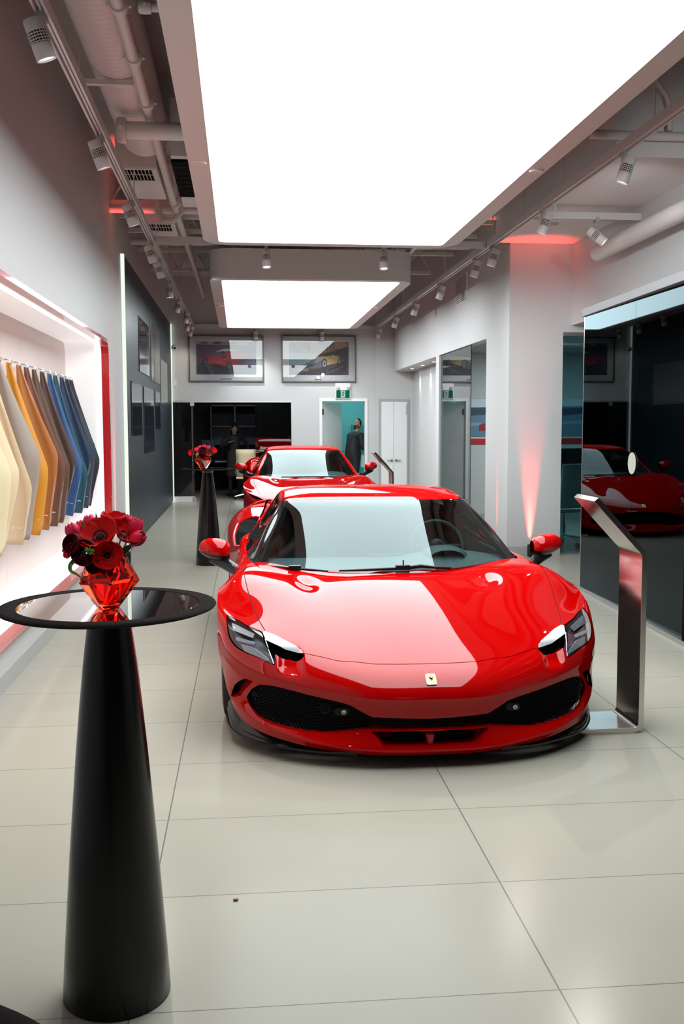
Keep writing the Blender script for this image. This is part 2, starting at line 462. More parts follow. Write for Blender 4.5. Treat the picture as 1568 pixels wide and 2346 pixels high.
FRONT = [
 [(0,.04,.056),(.15,.04,.057),(.28,.05,.062),(.47,.085,.078),(.65,.175,.098),(.776,.28,.117),(.85,.40,.135),(.90,.50,.178),(.932,.595,.255)],
 [(0,.0,.086),(.15,.0,.087),(.28,.012,.093),(.47,.062,.11),(.65,.152,.136),(.775,.257,.163),(.86,.377,.195),(.918,.497,.235),(.945,.612,.30)],
 [(0,.03,.165),(.15,.032,.165),(.28,.052,.165),(.46,.095,.160),(.62,.175,.177),(.745,.262,.21),(.838,.37,.255),(.91,.49,.305),(.957,.622,.36)],
 [(0,.032,.20),(.15,.034,.2),(.28,.057,.2),(.46,.105,.205),(.62,.18,.235),(.745,.265,.268),(.842,.365,.305),(.915,.485,.352),(.966,.628,.40)],
 [(0,.035,.235),(.15,.037,.235),(.28,.06,.242),(.44,.11,.272),(.61,.18,.302),(.742,.263,.328),(.845,.372,.355),(.92,.49,.39),(.973,.640,.44)],
 [(0,-.008,.320),(.15,-.004,.321),(.28,.02,.325),(.45,.09,.343),(.61,.165,.367),(.742,.258,.39),(.848,.372,.412),(.927,.50,.45),(.977,.665,.50)],
 [(0,.024,.397),(.15,.03,.397),(.29,.056,.399),(.46,.12,.413),(.61,.205,.441),(.737,.285,.461),(.847,.392,.485),(.928,.525,.518),(.979,.710,.555)],
 [(0,.14,.452),(.15,.145,.4505),(.30,.165,.4525),(.46,.215,.467),(.6,.28,.494),(.727,.355,.516),(.842,.455,.540),(.928,.575,.570),(.980,.760,.600)],
 [(0,.38,.536),(.15,.385,.5335),(.31,.40,.529),(.46,.425,.537),(.6,.455,.552),(.722,.50,.563),(.838,.57,.573),(.927,.68,.594),(.981,.82,.625)],
 [(0,.62,.606),(.15,.62,.604),(.33,.63,.5965),(.47,.635,.6025),(.6,.65,.611),(.718,.675,.613),(.832,.725,.611),(.925,.80,.619),(.982,.885,.643)],
 [(0,.85,.662),(.15,.85,.6595),(.35,.85,.650),(.475,.85,.654),(.595,.855,.665),(.712,.865,.672),(.825,.89,.672),(.917,.925,.668),(.982,.97,.660)],
 [(0,1.03,.697),(.16,1.03,.694),(.37,1.03,.685),(.485,1.035,.692),(.595,1.04,.706),(.705,1.05,.719),(.815,1.07,.724),(.91,1.085,.712),(.982,1.09,.648)],
 [(0,1.18,.721),(.17,1.185,.719),(.38,1.21,.714),(.50,1.235,.722),(.60,1.255,.734),(.70,1.265,.746),(.80,1.265,.748),(.90,1.25,.721),(.970,1.21,.575)],
 [(0,1.27,.722),(.17,1.28,.723),(.38,1.315,.727),(.51,1.37,.735),(.62,1.43,.744),(.71,1.48,.751),(.79,1.475,.752),(.885,1.41,.712),(.945,1.30,.415)],
]
def smooth01(t):
    t = np.clip(t, 0, 1); return t*t*(3-2*t)
def front_surface(su=9, sv=9, deform=True, rows=FRONT):
    G = refine_grid(rows, su, sv)
    G = fair(G, 30, 0.5, keep_rows=((5*su, 7), (1*su, 5), (2*su, 5), (4*su, 5)))
    if deform:
        x, y, z = G[..., 0], G[..., 1], G[..., 2]
        # teardrop hollows of the bonnet
        d = np.exp(-(((x-0.50-0.10*(y-1.0))/0.055)**2+((y-1.06)/0.10)**2))
        z = z-0.016*d
        # crest line along the bonnet, dipping towards the fender
        cx = 0.285+0.10*smooth01((y-0.1)/1.0)
        e = np.exp(-((x-cx)/0.05)**2)*smooth01((y-0.12)/0.25)*smooth01((1.2-y)/0.3)
        z = z+0.0022*e
        # channel under each headlight blade
        zz = G[..., 2]
        u = (x-0.628)/0.058
        m = smooth01((1.0-np.abs(u))/0.35)*smooth01((zz-0.392)/0.05)*smooth01((0.512-zz)/0.03)*(y < 0.42)
        y = y+0.030*m; z = z-0.006*m
        G = np.stack([x, y, z], -1)
    return G

PA = radians(30.0) if 'radians' in globals() else 0.5235988
def st(P):
    P = np.asarray(P); return np.stack([P[..., 0], P[..., 2]*np.cos(PA)+P[..., 1]*np.sin(PA)], -1)
# ================================================================== SPORTS CAR: surface net (car frame: x lateral, y back from nose, z up)
def cr_refine(P, sub, g0=None, g1=None):
    """centripetal Catmull-Rom through the rows of P (n,k,3) -> refined"""
    P = np.asarray(P, float); n = len(P)
    a = P[0]*2-P[1] if g0 is None else g0
    b = P[-1]*2-P[-2] if g1 is None else g1
    Q = np.concatenate([a[None], P, b[None]])
    out = []
    def tj(ti, A, B):
        d = np.linalg.norm(B-A, axis=-1, keepdims=True)
        return ti+np.maximum(d, 1e-6)**0.5
    for i in range(1, n):
        p0, p1, p2, p3 = Q[i-1], Q[i], Q[i+1], Q[i+2]
        t0 = np.zeros(p0.shape[:-1]+(1,)); t1 = tj(t0, p0, p1); t2 = tj(t1, p1, p2); t3 = tj(t2, p2, p3)
        for k in range(sub):
            t = t1+(t2-t1)*k/sub
            A1 = (t1-t)/(t1-t0)*p0+(t-t0)/(t1-t0)*p1
            A2 = (t2-t)/(t2-t1)*p1+(t-t1)/(t2-t1)*p2
            A3 = (t3-t)/(t3-t2)*p2+(t-t2)/(t3-t2)*p3
            B1 = (t2-t)/(t2-t0)*A1+(t-t0)/(t2-t0)*A2
            B2 = (t3-t)/(t3-t1)*A2+(t-t1)/(t3-t1)*A3
            out.append((t2-t)/(t2-t1)*B1+(t-t1)/(t2-t1)*B2)
    out.append(Q[n])
    return np.array(out)

def refine_grid(rows, su, sv, sym=True):
    R = np.asarray(rows, float)                     # (nu, nv, 3)
    V = R.transpose(1, 0, 2)
    g0 = None
    if sym:
        g0 = V[1].copy(); g0[:, 0] *= -1
    V = cr_refine(V, sv, g0=g0)
    U = V.transpose(1, 0, 2)
    return cr_refine(U, su)

def fair(G, it, lam=0.5, keep_rows=(), sym=True):
    """light smoothing of a dense grid, borders fixed"""
    G = G.copy()
    wr = np.ones(G.shape[0])
    for r, wd in keep_rows:
        for k in range(-wd, wd+1):
            if 0 <= r+k < len(wr): wr[r+k] = min(wr[r+k], abs(k)/wd*0.8)
    wr[0] = wr[-1] = 0
    for _ in range(it):
        for ax in (0, 1):
            if ax == 0:
                L = np.zeros_like(G); L[1:-1] = 0.5*(G[:-2]+G[2:])-G[1:-1]
            else:
                L = np.zeros_like(G); L[:, 1:-1] = 0.5*(G[:, :-2]+G[:, 2:])-G[:, 1:-1]
                if sym:
                    m = G[:, 1].copy(); m[:, 0] *= -1
                    L[:, 0] = 0.5*(m+G[:, 1])-G[:, 0]
            G += lam*L*wr[:, None, None]
    return G

FRONT = [
 [(0,.04,.056),(.15,.04,.057),(.28,.05,.062),(.47,.085,.078),(.65,.175,.098),(.776,.28,.117),(.85,.40,.135),(.90,.50,.178),(.932,.595,.255)],
 [(0,.0,.086),(.15,.0,.087),(.28,.012,.093),(.47,.062,.11),(.65,.152,.136),(.775,.257,.163),(.86,.377,.195),(.918,.497,.235),(.945,.612,.30)],
 [(0,.03,.165),(.15,.032,.165),(.28,.052,.165),(.46,.095,.160),(.62,.175,.177),(.745,.262,.21),(.838,.37,.255),(.91,.49,.305),(.957,.622,.36)],
 [(0,.032,.20),(.15,.034,.2),(.28,.057,.2),(.46,.105,.205),(.62,.18,.235),(.745,.265,.268),(.842,.365,.305),(.915,.485,.352),(.966,.628,.40)],
 [(0,.035,.235),(.15,.037,.235),(.28,.06,.242),(.44,.11,.272),(.61,.18,.302),(.742,.263,.328),(.845,.372,.355),(.92,.49,.39),(.973,.640,.44)],
 [(0,-.008,.320),(.15,-.004,.321),(.28,.02,.325),(.45,.09,.343),(.61,.165,.367),(.742,.258,.39),(.848,.372,.412),(.927,.50,.45),(.977,.665,.50)],
 [(0,.024,.397),(.15,.03,.397),(.29,.056,.399),(.46,.12,.413),(.61,.205,.441),(.737,.285,.461),(.847,.392,.485),(.928,.525,.518),(.979,.710,.555)],
 [(0,.14,.452),(.15,.145,.4505),(.30,.165,.4525),(.46,.215,.467),(.6,.28,.494),(.727,.355,.516),(.842,.455,.540),(.928,.575,.570),(.980,.760,.600)],
 [(0,.38,.536),(.15,.385,.5335),(.31,.40,.5285),(.46,.425,.534),(.6,.455,.552),(.722,.50,.563),(.838,.57,.573),(.927,.68,.594),(.981,.82,.625)],
 [(0,.62,.606),(.15,.62,.604),(.33,.63,.5945),(.47,.635,.600),(.6,.65,.611),(.718,.675,.613),(.832,.725,.611),(.925,.80,.619),(.982,.885,.643)],
 [(0,.85,.662),(.15,.85,.6590),(.35,.85,.6475),(.475,.85,.652),(.595,.855,.665),(.712,.865,.672),(.825,.89,.672),(.917,.925,.680),(.982,.97,.664)],
 [(0,1.03,.697),(.16,1.03,.694),(.37,1.03,.685),(.485,1.035,.692),(.595,1.04,.706),(.705,1.05,.719),(.815,1.07,.733),(.91,1.085,.731),(.982,1.09,.668)],
 [(0,1.18,.721),(.17,1.185,.719),(.38,1.21,.714),(.50,1.235,.722),(.60,1.255,.734),(.70,1.265,.746),(.80,1.265,.757),(.90,1.25,.744),(.974,1.21,.610)],
 [(0,1.27,.722),(.17,1.28,.723),(.38,1.315,.727),(.51,1.37,.735),(.62,1.43,.744),(.71,1.48,.751),(.79,1.475,.753),(.885,1.41,.726),(.945,1.30,.415)],
]
def smooth01(t):
    t = np.clip(t, 0, 1); return t*t*(3-2*t)
def front_surface(su=9, sv=9, deform=True, rows=FRONT):
    G = refine_grid(rows, su, sv)
    G = fair(G, 30, 0.5, keep_rows=((5*su, 7), (1*su, 5), (2*su, 5), (4*su, 5)))
    if deform:
        x, y, z = G[..., 0], G[..., 1], G[..., 2]
        # teardrop hollows of the bonnet
        d = np.exp(-(((x-0.50-0.10*(y-1.0))/0.055)**2+((y-1.06)/0.10)**2))
        z = z-0.016*d
        # crest line along the bonnet, dipping towards the fender
        cx = 0.285+0.10*smooth01((y-0.1)/1.0)
        e = np.exp(-((x-cx)/0.05)**2)*smooth01((y-0.12)/0.25)*smooth01((1.2-y)/0.3)
        z = z+0.0*e
        # channel under each headlight blade
        zz = G[..., 2]
        u = (x-0.628)/0.058
        m = smooth01((1.0-np.abs(u))/0.35)*smooth01((zz-0.392)/0.05)*smooth01((0.512-zz)/0.03)*(y < 0.42)
        y = y+0.030*m; z = z-0.006*m
        G = np.stack([x, y, z], -1)
    return G

PA = radians(30.0) if 'radians' in globals() else 0.5235988
def st(P):
    P = np.asarray(P); return np.stack([P[..., 0], P[..., 2]*np.cos(PA)+P[..., 1]*np.sin(PA)], -1)
from mathutils.bvhtree import BVHTree
M_paint = mat('red car paint', (0.40, 0.0006, 0.0008), 0.5, spec=0.0, coat=0.72, coat_rough=0.012, ior=1.5)
M_carglass = glass_mat('tinted windscreen glass', (0.50, 0.60, 0.60), 1.46, gcol=(0.86, 1.0, 1.0))
M_sideglass = glass_mat('dark side glass', (0.25, 0.30, 0.30), 1.5)
M_lamp = mat('headlamp dark housing', (0.045, 0.05, 0.06), 0.25, coat=0.5)
M_lampglass = glass_mat('headlamp cover', (0.86, 0.90, 0.95), 1.5)
M_chrome = mat('chrome', (0.75, 0.77, 0.80), 0.08, metal=1.0)
M_satin = mat('satin grey metal', (0.42, 0.43, 0.45), 0.3, metal=0.9)
M_blade = mat('silver lamp blade', (0.46, 0.47, 0.50), 0.5, metal=0.0, coat=0.0)
M_carbon = mat('carbon black gloss', (0.006, 0.006, 0.007), 0.3, spec=0.2, coat=0.35)
M_plastic = mat('black plastic', (0.010, 0.010, 0.011), 0.5, spec=0.2)
M_leather_t = mat('teal grey leather', (0.06, 0.10, 0.105), 0.55, bump=0.2, bscale=500)
M_leather_d = mat('dark leather', (0.022, 0.025, 0.027), 0.55, bump=0.2, bscale=500)
M_led = mat('clear lamp lens', (0.20, 0.22, 0.26), 0.1, coat=0.6)
M_disc = mat('brake disc', (0.30, 0.30, 0.31), 0.35, metal=1.0)

ES = np.array([1.0, 0, 0]); ET = np.array([0, sin(PA), cos(PA)]); DV = np.array([0, cos(PA), -sin(PA)])

def grid_normals(G, sym=True):
    du = np.gradient(G, axis=0); dv = np.gradient(G, axis=1)
    n = np.cross(dv, du); n /= np.maximum(np.linalg.norm(n, axis=-1, keepdims=True), 1e-9)
    if sym:
        n[:, 0, 0] = 0; n[:, 0] /= np.linalg.norm(n[:, 0], axis=-1, keepdims=True)
    return n

def in_poly(P, poly):
    """P (n,2) in closed polygon"""
    x, y = P[:, 0], P[:, 1]; r = np.zeros(len(P), bool); n = len(poly)
    for i in range(n):
        x0, y0 = poly[i]; x1, y1 = poly[(i+1) % n]
        c = ((y0 > y) != (y1 > y))
        if y1 != y0: r ^= c & (x < (x1-x0)*(y-y0)/(y1-y0)+x0)
    return r

def strip(pl, w):
    """closed outline of a band of half width w round a polyline"""
    L, R = [], []
    for i, p in enumerate(pl):
        a = np.array(pl[max(i-1, 0)]); b = np.array(pl[min(i+1, len(pl)-1)])
        d = b-a; d /= np.linalg.norm(d); n = np.array([-d[1], d[0]])
        L.append(tuple(np.array(p)+n*w)); R.append(tuple(np.array(p)-n*w))
    return L+R[::-1]

def dens(poly, closed=True, k=4):
    """smooth an outline with Catmull-Rom"""
    P = np.array(poly, float); P3 = np.concatenate([P, np.zeros((len(P), 1))], 1)
    return [tuple(q[:2]) for q in cr_refine(P3[:, None, :], k)[:, 0, :]]

class Surf:
    """half car skin that can be cut along (s,t) outlines and taken apart"""
    def __init__(s, G):
        s.G = G; N = grid_normals(G); s.bm = bmesh.new()
        s.nl = s.bm.verts.layers.float_vector.new('nrm'); s.fl = s.bm.faces.layers.int.new('part')
        nu, nv, _ = G.shape; vs = []
        for i in range(nu):
            for j in range(nv):
                v = s.bm.verts.new(G[i, j]); v[s.nl] = N[i, j]; vs.append(v)
        for i in range(nu-1):
            for j in range(nv-1):
                s.bm.faces.new((vs[i*nv+j], vs[i*nv+j+1], vs[(i+1)*nv+j+1], vs[(i+1)*nv+j]))
        s.bvh = BVHTree.FromPolygons([tuple(q) for q in G.reshape(-1, 3)],
            [(i*nv+j, i*nv+j+1, (i+1)*nv+j+1, (i+1)*nv+j) for i in range(nu-1) for j in range(nv-1)])
    def at(s, q):
        """3-D point and normal of an (s,t) position"""
        o = Vector(ES*q[0]+ET*q[1]-DV*3.0); h = s.bvh.ray_cast(o, Vector(DV))
        return h[0], h[1]
    def cut(s, poly, closed=True):
        n = len(poly)
        for i in range(n if closed else n-1):
            a = np.array(poly[i]); b = np.array(poly[(i+1) % n])
            if np.linalg.norm(b-a) < 1e-6: continue
            lo, hi = np.minimum(a, b)-1e-5, np.maximum(a, b)+1e-5
            fs = []
            dr = b-a; nn = np.array([-dr[1], dr[0]])
            for f in s.bm.faces:
                Q = np.array([[v.co.x, v.co.z*cos(PA)+v.co.y*sin(PA)] for v in f.verts])
                if (Q.max(0) < lo).any() or (Q.min(0) > hi).any(): continue
                e = (Q-a) @ nn
                if e.min() > -1e-9 or e.max() < 1e-9: continue
                fs.append(f)
            if not fs: continue
            geom = set(fs)
            for f in fs: geom.update(f.edges); geom.update(f.verts)
            d3 = ES*dr[0]+ET*dr[1]; no = Vector(np.cross(d3, DV)).normalized()
            bmesh.ops.bisect_plane(s.bm, geom=list(geom), dist=1e-6, plane_co=Vector(ES*a[0]+ET*a[1]), plane_no=no)
    def label(s, poly, k, only=None):
        fs = list(s.bm.faces)
        C = np.array([f.calc_center_median() for f in fs]); I = in_poly(st(C), poly)
        for f, i in zip(fs, I):
            if i and (only is None or f[s.fl] in only): f[s.fl] = k
    def take(s, labels, off=0.0, shift=(0, 0, 0), rims=()):
        """faces of the labels -> (verts, normals, faces); rims: (other labels, wall vector)"""
        labels = set(labels); V, N, Fc, ix = [], [], [], {}
        for f in s.bm.faces:
            if f[s.fl] not in labels: continue
            fc = []
            for v in f.verts:
                if v.index not in ix:
                    ix[v.index] = len(V); n = Vector(v[s.nl]).normalized()
                    V.append(Vector(v.co)+n*off+Vector(shift)); N.append(n)
                fc.append(ix[v.index])
            Fc.append(tuple(fc))
        for others, vec in rims:
            others = set(others); vec = Vector(vec)
            for e in s.bm.edges:
                l = [f for f in e.link_faces]
                if len(l) != 2: continue
                a = [f for f in l if f[s.fl] in labels]; b = [f for f in l if f[s.fl] in others]
                if len(a) != 1 or len(b) != 1: continue
                for lp in a[0].loops:
                    if lp.edge == e: v0, v1 = lp.vert, lp.link_loop_next.vert
                p0, p1 = Vector(v0.co), Vector(v1.co)
                n = (p1-p0).cross(vec)
                if n.length < 1e-12: continue
                n.normalize(); k = len(V)
                # step: small rounded lip then the wall
                V.extend([p0, p1, p1+vec, p0+vec]); N.extend([-n]*4)
                Fc.append((k+1, k, k+3, k+2))
        return V, N, Fc
    def done(s): s.bm.free()
    def index(s): s.bm.verts.ensure_lookup_table(); s.bm.verts.index_update(); s.bm.normal_update()

def part(name, data, m, parent, mirror=True, side=0, extra=None):
    """side 0: both halves as one mesh; +1/-1: one half only"""
    V, N, Fc = data
    vs, ns, fs = [], [], []
    for sg in ((1, -1) if side == 0 else (side,)):
        o = len(vs)
        vs += [(v.x*sg, v.y, v.z) for v in V]; ns += [(n.x*sg, n.y, n.z) for n in N]
        fs += [tuple(i+o for i in (f if sg > 0 else f[::-1])) for f in Fc]
    me = bpy.data.meshes.new(name); me.from_pydata(vs, [], fs); me.materials.append(m)
    me.polygons.foreach_set('use_smooth', [True]*len(me.polygons))
    me.normals_split_custom_set_from_vertices(ns)
    o = bpy.data.objects.new(name, me); COL.objects.link(o); o.parent = parent
    return o

def gridpart(name, G, m, parent, sym=False, side=0, flip=False):
    N = grid_normals(G, sym)
    if flip: N = -N
    nu, nv, _ = G.shape
    Fc = [(i*nv+j, i*nv+j+1, (i+1)*nv+j+1, (i+1)*nv+j) for i in range(nu-1) for j in range(nv-1)]
    if flip: Fc = [f[::-1] for f in Fc]
    return part(name, ([Vector(q) for q in G.reshape(-1, 3)], [Vector(q) for q in N.reshape(-1, 3)], Fc), m, parent, side=side)

OUT = dict(
 headlight=[(0.9296,0.8636),(0.9029,0.8394),(0.8765,0.8179),(0.8274,0.7680),(0.7771,0.7299),(0.7537,0.7096),(0.7441,0.6511),(0.7197,0.5770),(0.7014,0.5079),(0.7439,0.5301),(0.7894,0.5659),(0.8270,0.5888),(0.8562,0.6139),(0.8785,0.6364),(0.8950,0.6591),(0.9065,0.6811),(0.9173,0.7072),(0.9242,0.7428),(0.9275,0.7762),(0.9305,0.8207)],
 blade=[(0.7537,0.7096),(0.7412,0.7158),(0.6931,0.6865),(0.6438,0.6440),(0.5987,0.6077),(0.5722,0.5778),(0.5660,0.5568),(0.6002,0.5728),(0.6461,0.5882),(0.6956,0.6224),(0.7378,0.6532)],
 dark=[(0.7537,0.7096),(0.7378,0.6532),(0.6956,0.6224),(0.6461,0.5882),(0.6002,0.5728),(0.5660,0.5568),(0.5597,0.5431),(0.5760,0.5235),(0.5992,0.5196),(0.6399,0.5331),(0.6780,0.5475),(0.6957,0.5609),(0.7011,0.5119),(0.7014,0.5079),(0.7197,0.5770),(0.7441,0.6511)],
 grille=[(0.8334,0.4051),(0.8189,0.3622),(0.8017,0.3316),(0.7833,0.3027),(0.754,0.2753),(0.7191,0.2515),(0.6641,0.2268),(0.6095,0.2076),(0.559,0.1906),(0.5143,0.1819),(0.4614,0.1742),(0.3974,0.1739),(0.3417,0.1771),(0.2817,0.1798),(0.2599,0.1762),(0.163,0.1690),(-0.02,0.1660),(-0.02,0.2112),(0.1133,0.2158),(0.2086,0.2241),(0.2668,0.2314),(0.2954,0.246),(0.3349,0.2674),(0.3597,0.2823),(0.4014,0.2987),(0.468,0.3215),(0.561,0.3539),(0.6445,0.3881),(0.7173,0.4191),(0.7757,0.4374),(0.8063,0.4314),(0.8264,0.4162)],
 side=[(0.9108,0.4423),(0.9017,0.4659),(0.8908,0.4833),(0.8704,0.4868),(0.8400,0.4845),(0.8019,0.4591),(0.8248,0.4457),(0.8468,0.4360),(0.8609,0.4207),(0.8946,0.4286)],
 duct=[(-0.02,0.1605),(0.1631,0.1645),(0.2739,0.1735),(0.2465,0.1409),(0.2271,0.1103),(0.2143,0.092),(0.1953,0.085),(0.1133,0.082),(-0.02,0.081)],
 seamf=[(-0.0200,0.4633),(0.1200,0.4658),(0.2400,0.4728),(0.3170,0.4895),(0.4128,0.5031),(0.4886,0.5326),(0.5660,0.5568)],
 seams=[(0.7410,0.7214),(0.7574,0.7678),(0.7734,0.8151),(0.7880,0.8751),(0.8015,0.9459),(0.8189,1.0269),(0.8333,1.1239),(0.8420,1.1982),(0.8449,1.2600),(0.8300,1.3100),(0.7900,1.3600)],
 fseam=[(0.9735,0.9311),(0.9508,0.8954),(0.9295,0.8673)],
)
CAR_H = [  # greenhouse net: centre -> pillar -> roof rail -> shoulder
 [(0.000,1.185,0.718),(0.303,1.237,0.722),(0.553,1.360,0.732),(0.757,1.500,0.744),(.785,1.54,.755),(.80,1.56,.757),(.81,1.57,.757)],
 [(0.000,1.430,0.852),(0.277,1.475,0.853),(0.506,1.580,0.854),(0.694,1.701,0.856),(.735,1.735,.866),(.770,1.745,.81),(.82,1.75,.757)],
 [(0.000,1.680,0.976),(0.252,1.717,0.975),(0.460,1.803,0.972),(0.630,1.901,0.968),(.672,1.93,.974),(.735,1.94,.87),(.825,1.95,.758)],
 [(0.000,1.925,1.082),(0.228,1.952,1.081),(0.416,2.016,1.077),(0.570,2.090,1.073),(.600,2.125,1.068),(.70,2.14,.92),(.83,2.15,.76)],
 [(0,2.12,1.119),(.22,2.145,1.118),(.42,2.20,1.112),(.555,2.26,1.100),(.60,2.29,1.083),(.69,2.27,.93),(.83,2.3,.765)],
 [(0,2.45,1.140),(.22,2.46,1.139),(.42,2.47,1.133),(.55,2.5,1.117),(.605,2.53,1.09),(.69,2.56,.95),(.815,2.6,.785)],
 [(0,2.85,1.128),(.22,2.85,1.126),(.41,2.86,1.115),(.53,2.88,1.095),(.585,2.9,1.07),(.66,2.92,.97),(.77,2.95,.83)],
 [(0,3.25,1.075),(.2,3.25,1.07),(.38,3.25,1.055),(.49,3.25,1.035),(.545,3.25,1.01),(.61,3.25,.95),(.70,3.25,.895)],
 [(0,3.75,.97),(.2,3.75,.968),(.36,3.75,.96),(.46,3.75,.95),(.52,3.75,.945),(.58,3.75,.935),(.66,3.75,.925)],
 [(0,4.25,.92),(.2,4.25,.92),(.36,4.25,.918),(.46,4.25,.917),(.52,4.25,.916),(.58,4.25,.915),(.63,4.25,.91)],
 [(0,4.52,.90),(.2,4.52,.90),(.35,4.52,.898),(.44,4.52,.895),(.49,4.52,.893),(.53,4.52,.89),(.56,4.52,.88)],
]
CAR_S = [  # flank net: shoulder -> sill
 [(.79,1.475,.753),(.885,1.41,.726),(.93,1.355,.58),(.945,1.30,.415),(.90,1.33,.13)],
 [(.812,1.58,.757),(.875,1.57,.740),(.925,1.56,.60),(.925,1.55,.38),(.885,1.55,.13)],
 [(.825,1.9,.758),(.868,1.9,.742),(.90,1.9,.58),(.885,1.9,.34),(.875,1.9,.13)],
 [(.83,2.3,.765),(.870,2.35,.748),(.905,2.35,.60),(.89,2.35,.36),(.88,2.35,.13)],
 [(.80,2.7,.81),(.872,2.75,.80),(.925,2.75,.66),(.925,2.75,.40),(.895,2.75,.13)],
 [(.735,3.05,.872),(.865,3.1,.85),(.955,3.12,.70),(.965,3.13,.5),(.945,3.17,.27)],
 [(.69,3.45,.918),(.845,3.5,.905),(.955,3.55,.80),(.978,3.57,.75),(.978,3.57,.73)],
 [(.67,3.85,.93),(.80,3.95,.90),(.925,4.0,.79),(.96,4.0,.62),(.95,4.0,.40)],
 [(.63,4.25,.92),(.75,4.38,.88),(.87,4.42,.75),(.90,4.42,.55),(.88,4.42,.30)],
 [(.56,4.52,.88),(.66,4.56,.84),(.76,4.58,.70),(.78,4.58,.50),(.75,4.58,.30)],
]

def hex_lattice(S, poly, pitch, rad, off):
    """honeycomb of thin bars on the skin inside an (s,t) outline"""
    P = np.array(poly); lo, hi = P.min(0), P.max(0)
    a = pitch/sqrt(3); segs = set(); pts = {}
    def key(q): return (round(q[0], 4), round(q[1], 4))
    r = 0; t = lo[1]-pitch
    while t < hi[1]+pitch:
        s_ = max(lo[0], 0)-pitch*2+(pitch/2 if r % 2 else 0)
        while s_ < hi[0]+pitch:
            c = [(s_+a*sin(pi/3*k)*1.0, t+a*cos(pi/3*k)) for k in range(6)]
            for k in range(6):
                e = tuple(sorted((key(c[k]), key(c[(k+1) % 6])))); segs.add(e)
            s_ += pitch
        t += a*1.5; r += 1
    segs = list(segs); mid = np.array([((p[0]+q[0])/2, (p[1]+q[1])/2) for p, q in segs])
    I = in_poly(mid, poly); V, N, Fc = [], [], []
    cache = {}
    def pt(q):
        if q not in cache:
            h = S.at(q); cache[q] = h
        return cache[q]
    for (p, q), ok in zip(segs, I):
        if not ok or (p[0]+q[0])/2 < -0.001: continue
        h0, h1 = pt(p), pt(q)
        if h0[0] is None or h1[0] is None: continue
        p0 = h0[0]+Vector((0, off, 0)); p1 = h1[0]+Vector((0, off, 0))
        d = (p1-p0).normalized(); n = Vector((0, -1, 0)); b = d.cross(n)
        if b.length < 1e-4: continue
        b.normalize(); n = b.cross(d); k = len(V)
        tri = [n*rad, -n*rad*1.2+b*rad, -n*rad*1.2-b*rad]
        for p_ in (p0, p1):
            for o in tri: V.append(p_+o); N.append(o.normalized())
        for i in range(3):
            j = (i+1) % 3; Fc.append((k+i, k+j, k+3+j, k+3+i))
    return V, N, Fc

def make_wheel(parent, x, y, R, wd, sg):
    """tyre > rim, brake disc"""
    h = wd/2; ax = Vector((sg, 0, 0))
    ty = MB().lathe([(R*0.70, -h*0.9), (R*0.80, -h), (R*0.95, -h*0.93), (R*0.995, -h*0.75), (R, 0), (R*0.995, h*0.75), (R*0.95, h*0.93), (R*0.80, h), (R*0.70, h*0.9)], (x, y, R), 56, ax)
    for k in (-0.5, -0.17, 0.17, 0.5):
        ty.lathe([(R*1.0, h*k-0.012), (R*1.004, h*k-0.010), (R*1.004, h*k+0.010), (R*1.0, h*k+0.012)], (x, y, R), 56, ax)
    t = build('tyre', ty, M_rubber, parent)
    rm = MB().lathe([(R*0.71, h*0.86), (R*0.66, h*0.88), (R*0.645, h*0.5), (R*0.64, -h*0.8), (R*0.71, -h*0.9)], (x, y, R), 48, ax)
    rm.lathe([(0, h*0.74), (0.045, h*0.74), (0.06, h*0.60), (0.06, h*0.3)], (x, y, R), 24, ax)
    for k in range(10):
        a = 2*pi*k/10+(0.14 if k % 2 else -0.14)
        rm.tube([(x+sg*h*0.62, y+0.05*cos(a), R+0.05*sin(a)), (x+sg*h*0.70, y+R*0.4*cos(a), R+R*0.4*sin(a)), (x+sg*h*0.80, y+R*0.66*cos(a), R+R*0.66*sin(a))], [0.017, 0.014, 0.012], 6)
    build('rim', rm, M_satin, t)
    build('brake_disc', MB().lathe([(0.05, h*0.1), (R*0.56, h*0.1), (R*0.56, h*0.25), (0.05, h*0.25)], (x, y, R), 40, ax), M_disc, t)

def make_mirror(parent, sg, sc=1.0, dy=0.0, dz=0.0, xb=0.0):
    """door mirror: red shell over black lower bowl, on a black stalk"""
    def shell(u0, u1, m, name, nm=20):
        G = []
        for i in range(21):
            f = i/20; x = 0.928+0.186*f
            e = max(0.0, 1-(abs(2*f-0.94)/1.06)**2.6)**0.5
            hz = 0.069*e+0.0005; hy = (0.060+0.03*(1-f))*e+0.0005; zc = 0.805+0.014*f; yc = 1.645-0.01*f; low = 1.25-0.75*f
            row = []
            for k in range(nm+1):
                a = u0+(u1-u0)*k/nm
                up = 1.0 if sin(a) > 0 else low
                row.append((sg*(x+xb), yc-hy*cos(a)+dy, zc+hz*sin(a)*up+dz))
            G.append(row)
        o = MB().grid(G); return build(name, o, m, parent, angle=60)
    s = shell(radians(-22), radians(202), M_paint, 'mirror_shell')
    shell(radians(202), radians(338), M_carbon, 'mirror_bowl')
    def P(x, y, z): return (sg*(x+xb), y+dy, z+dz)
    st_ = MB(); st_.tube([P(1.05, 1.645, .752), P(1.00, 1.635, .744), P(.955, 1.61, .732), P(.92, 1.57, .715), P(.885, 1.52, .700), P(.84, 1.47, .690)], [.012, .030, .036, .034, .032, .034], 16)
    build('mirror_stalk', st_, M_carbon, parent)
    mg = MB(); o = [P(1.02+0.07*cos(a), 1.668, .815+0.048*sin(a)) for a in [2*pi*k/28 for k in range(28)]]
    mg.add(o, [tuple(range(28))]); build('mirror_glass', mg, M_chrome, parent)

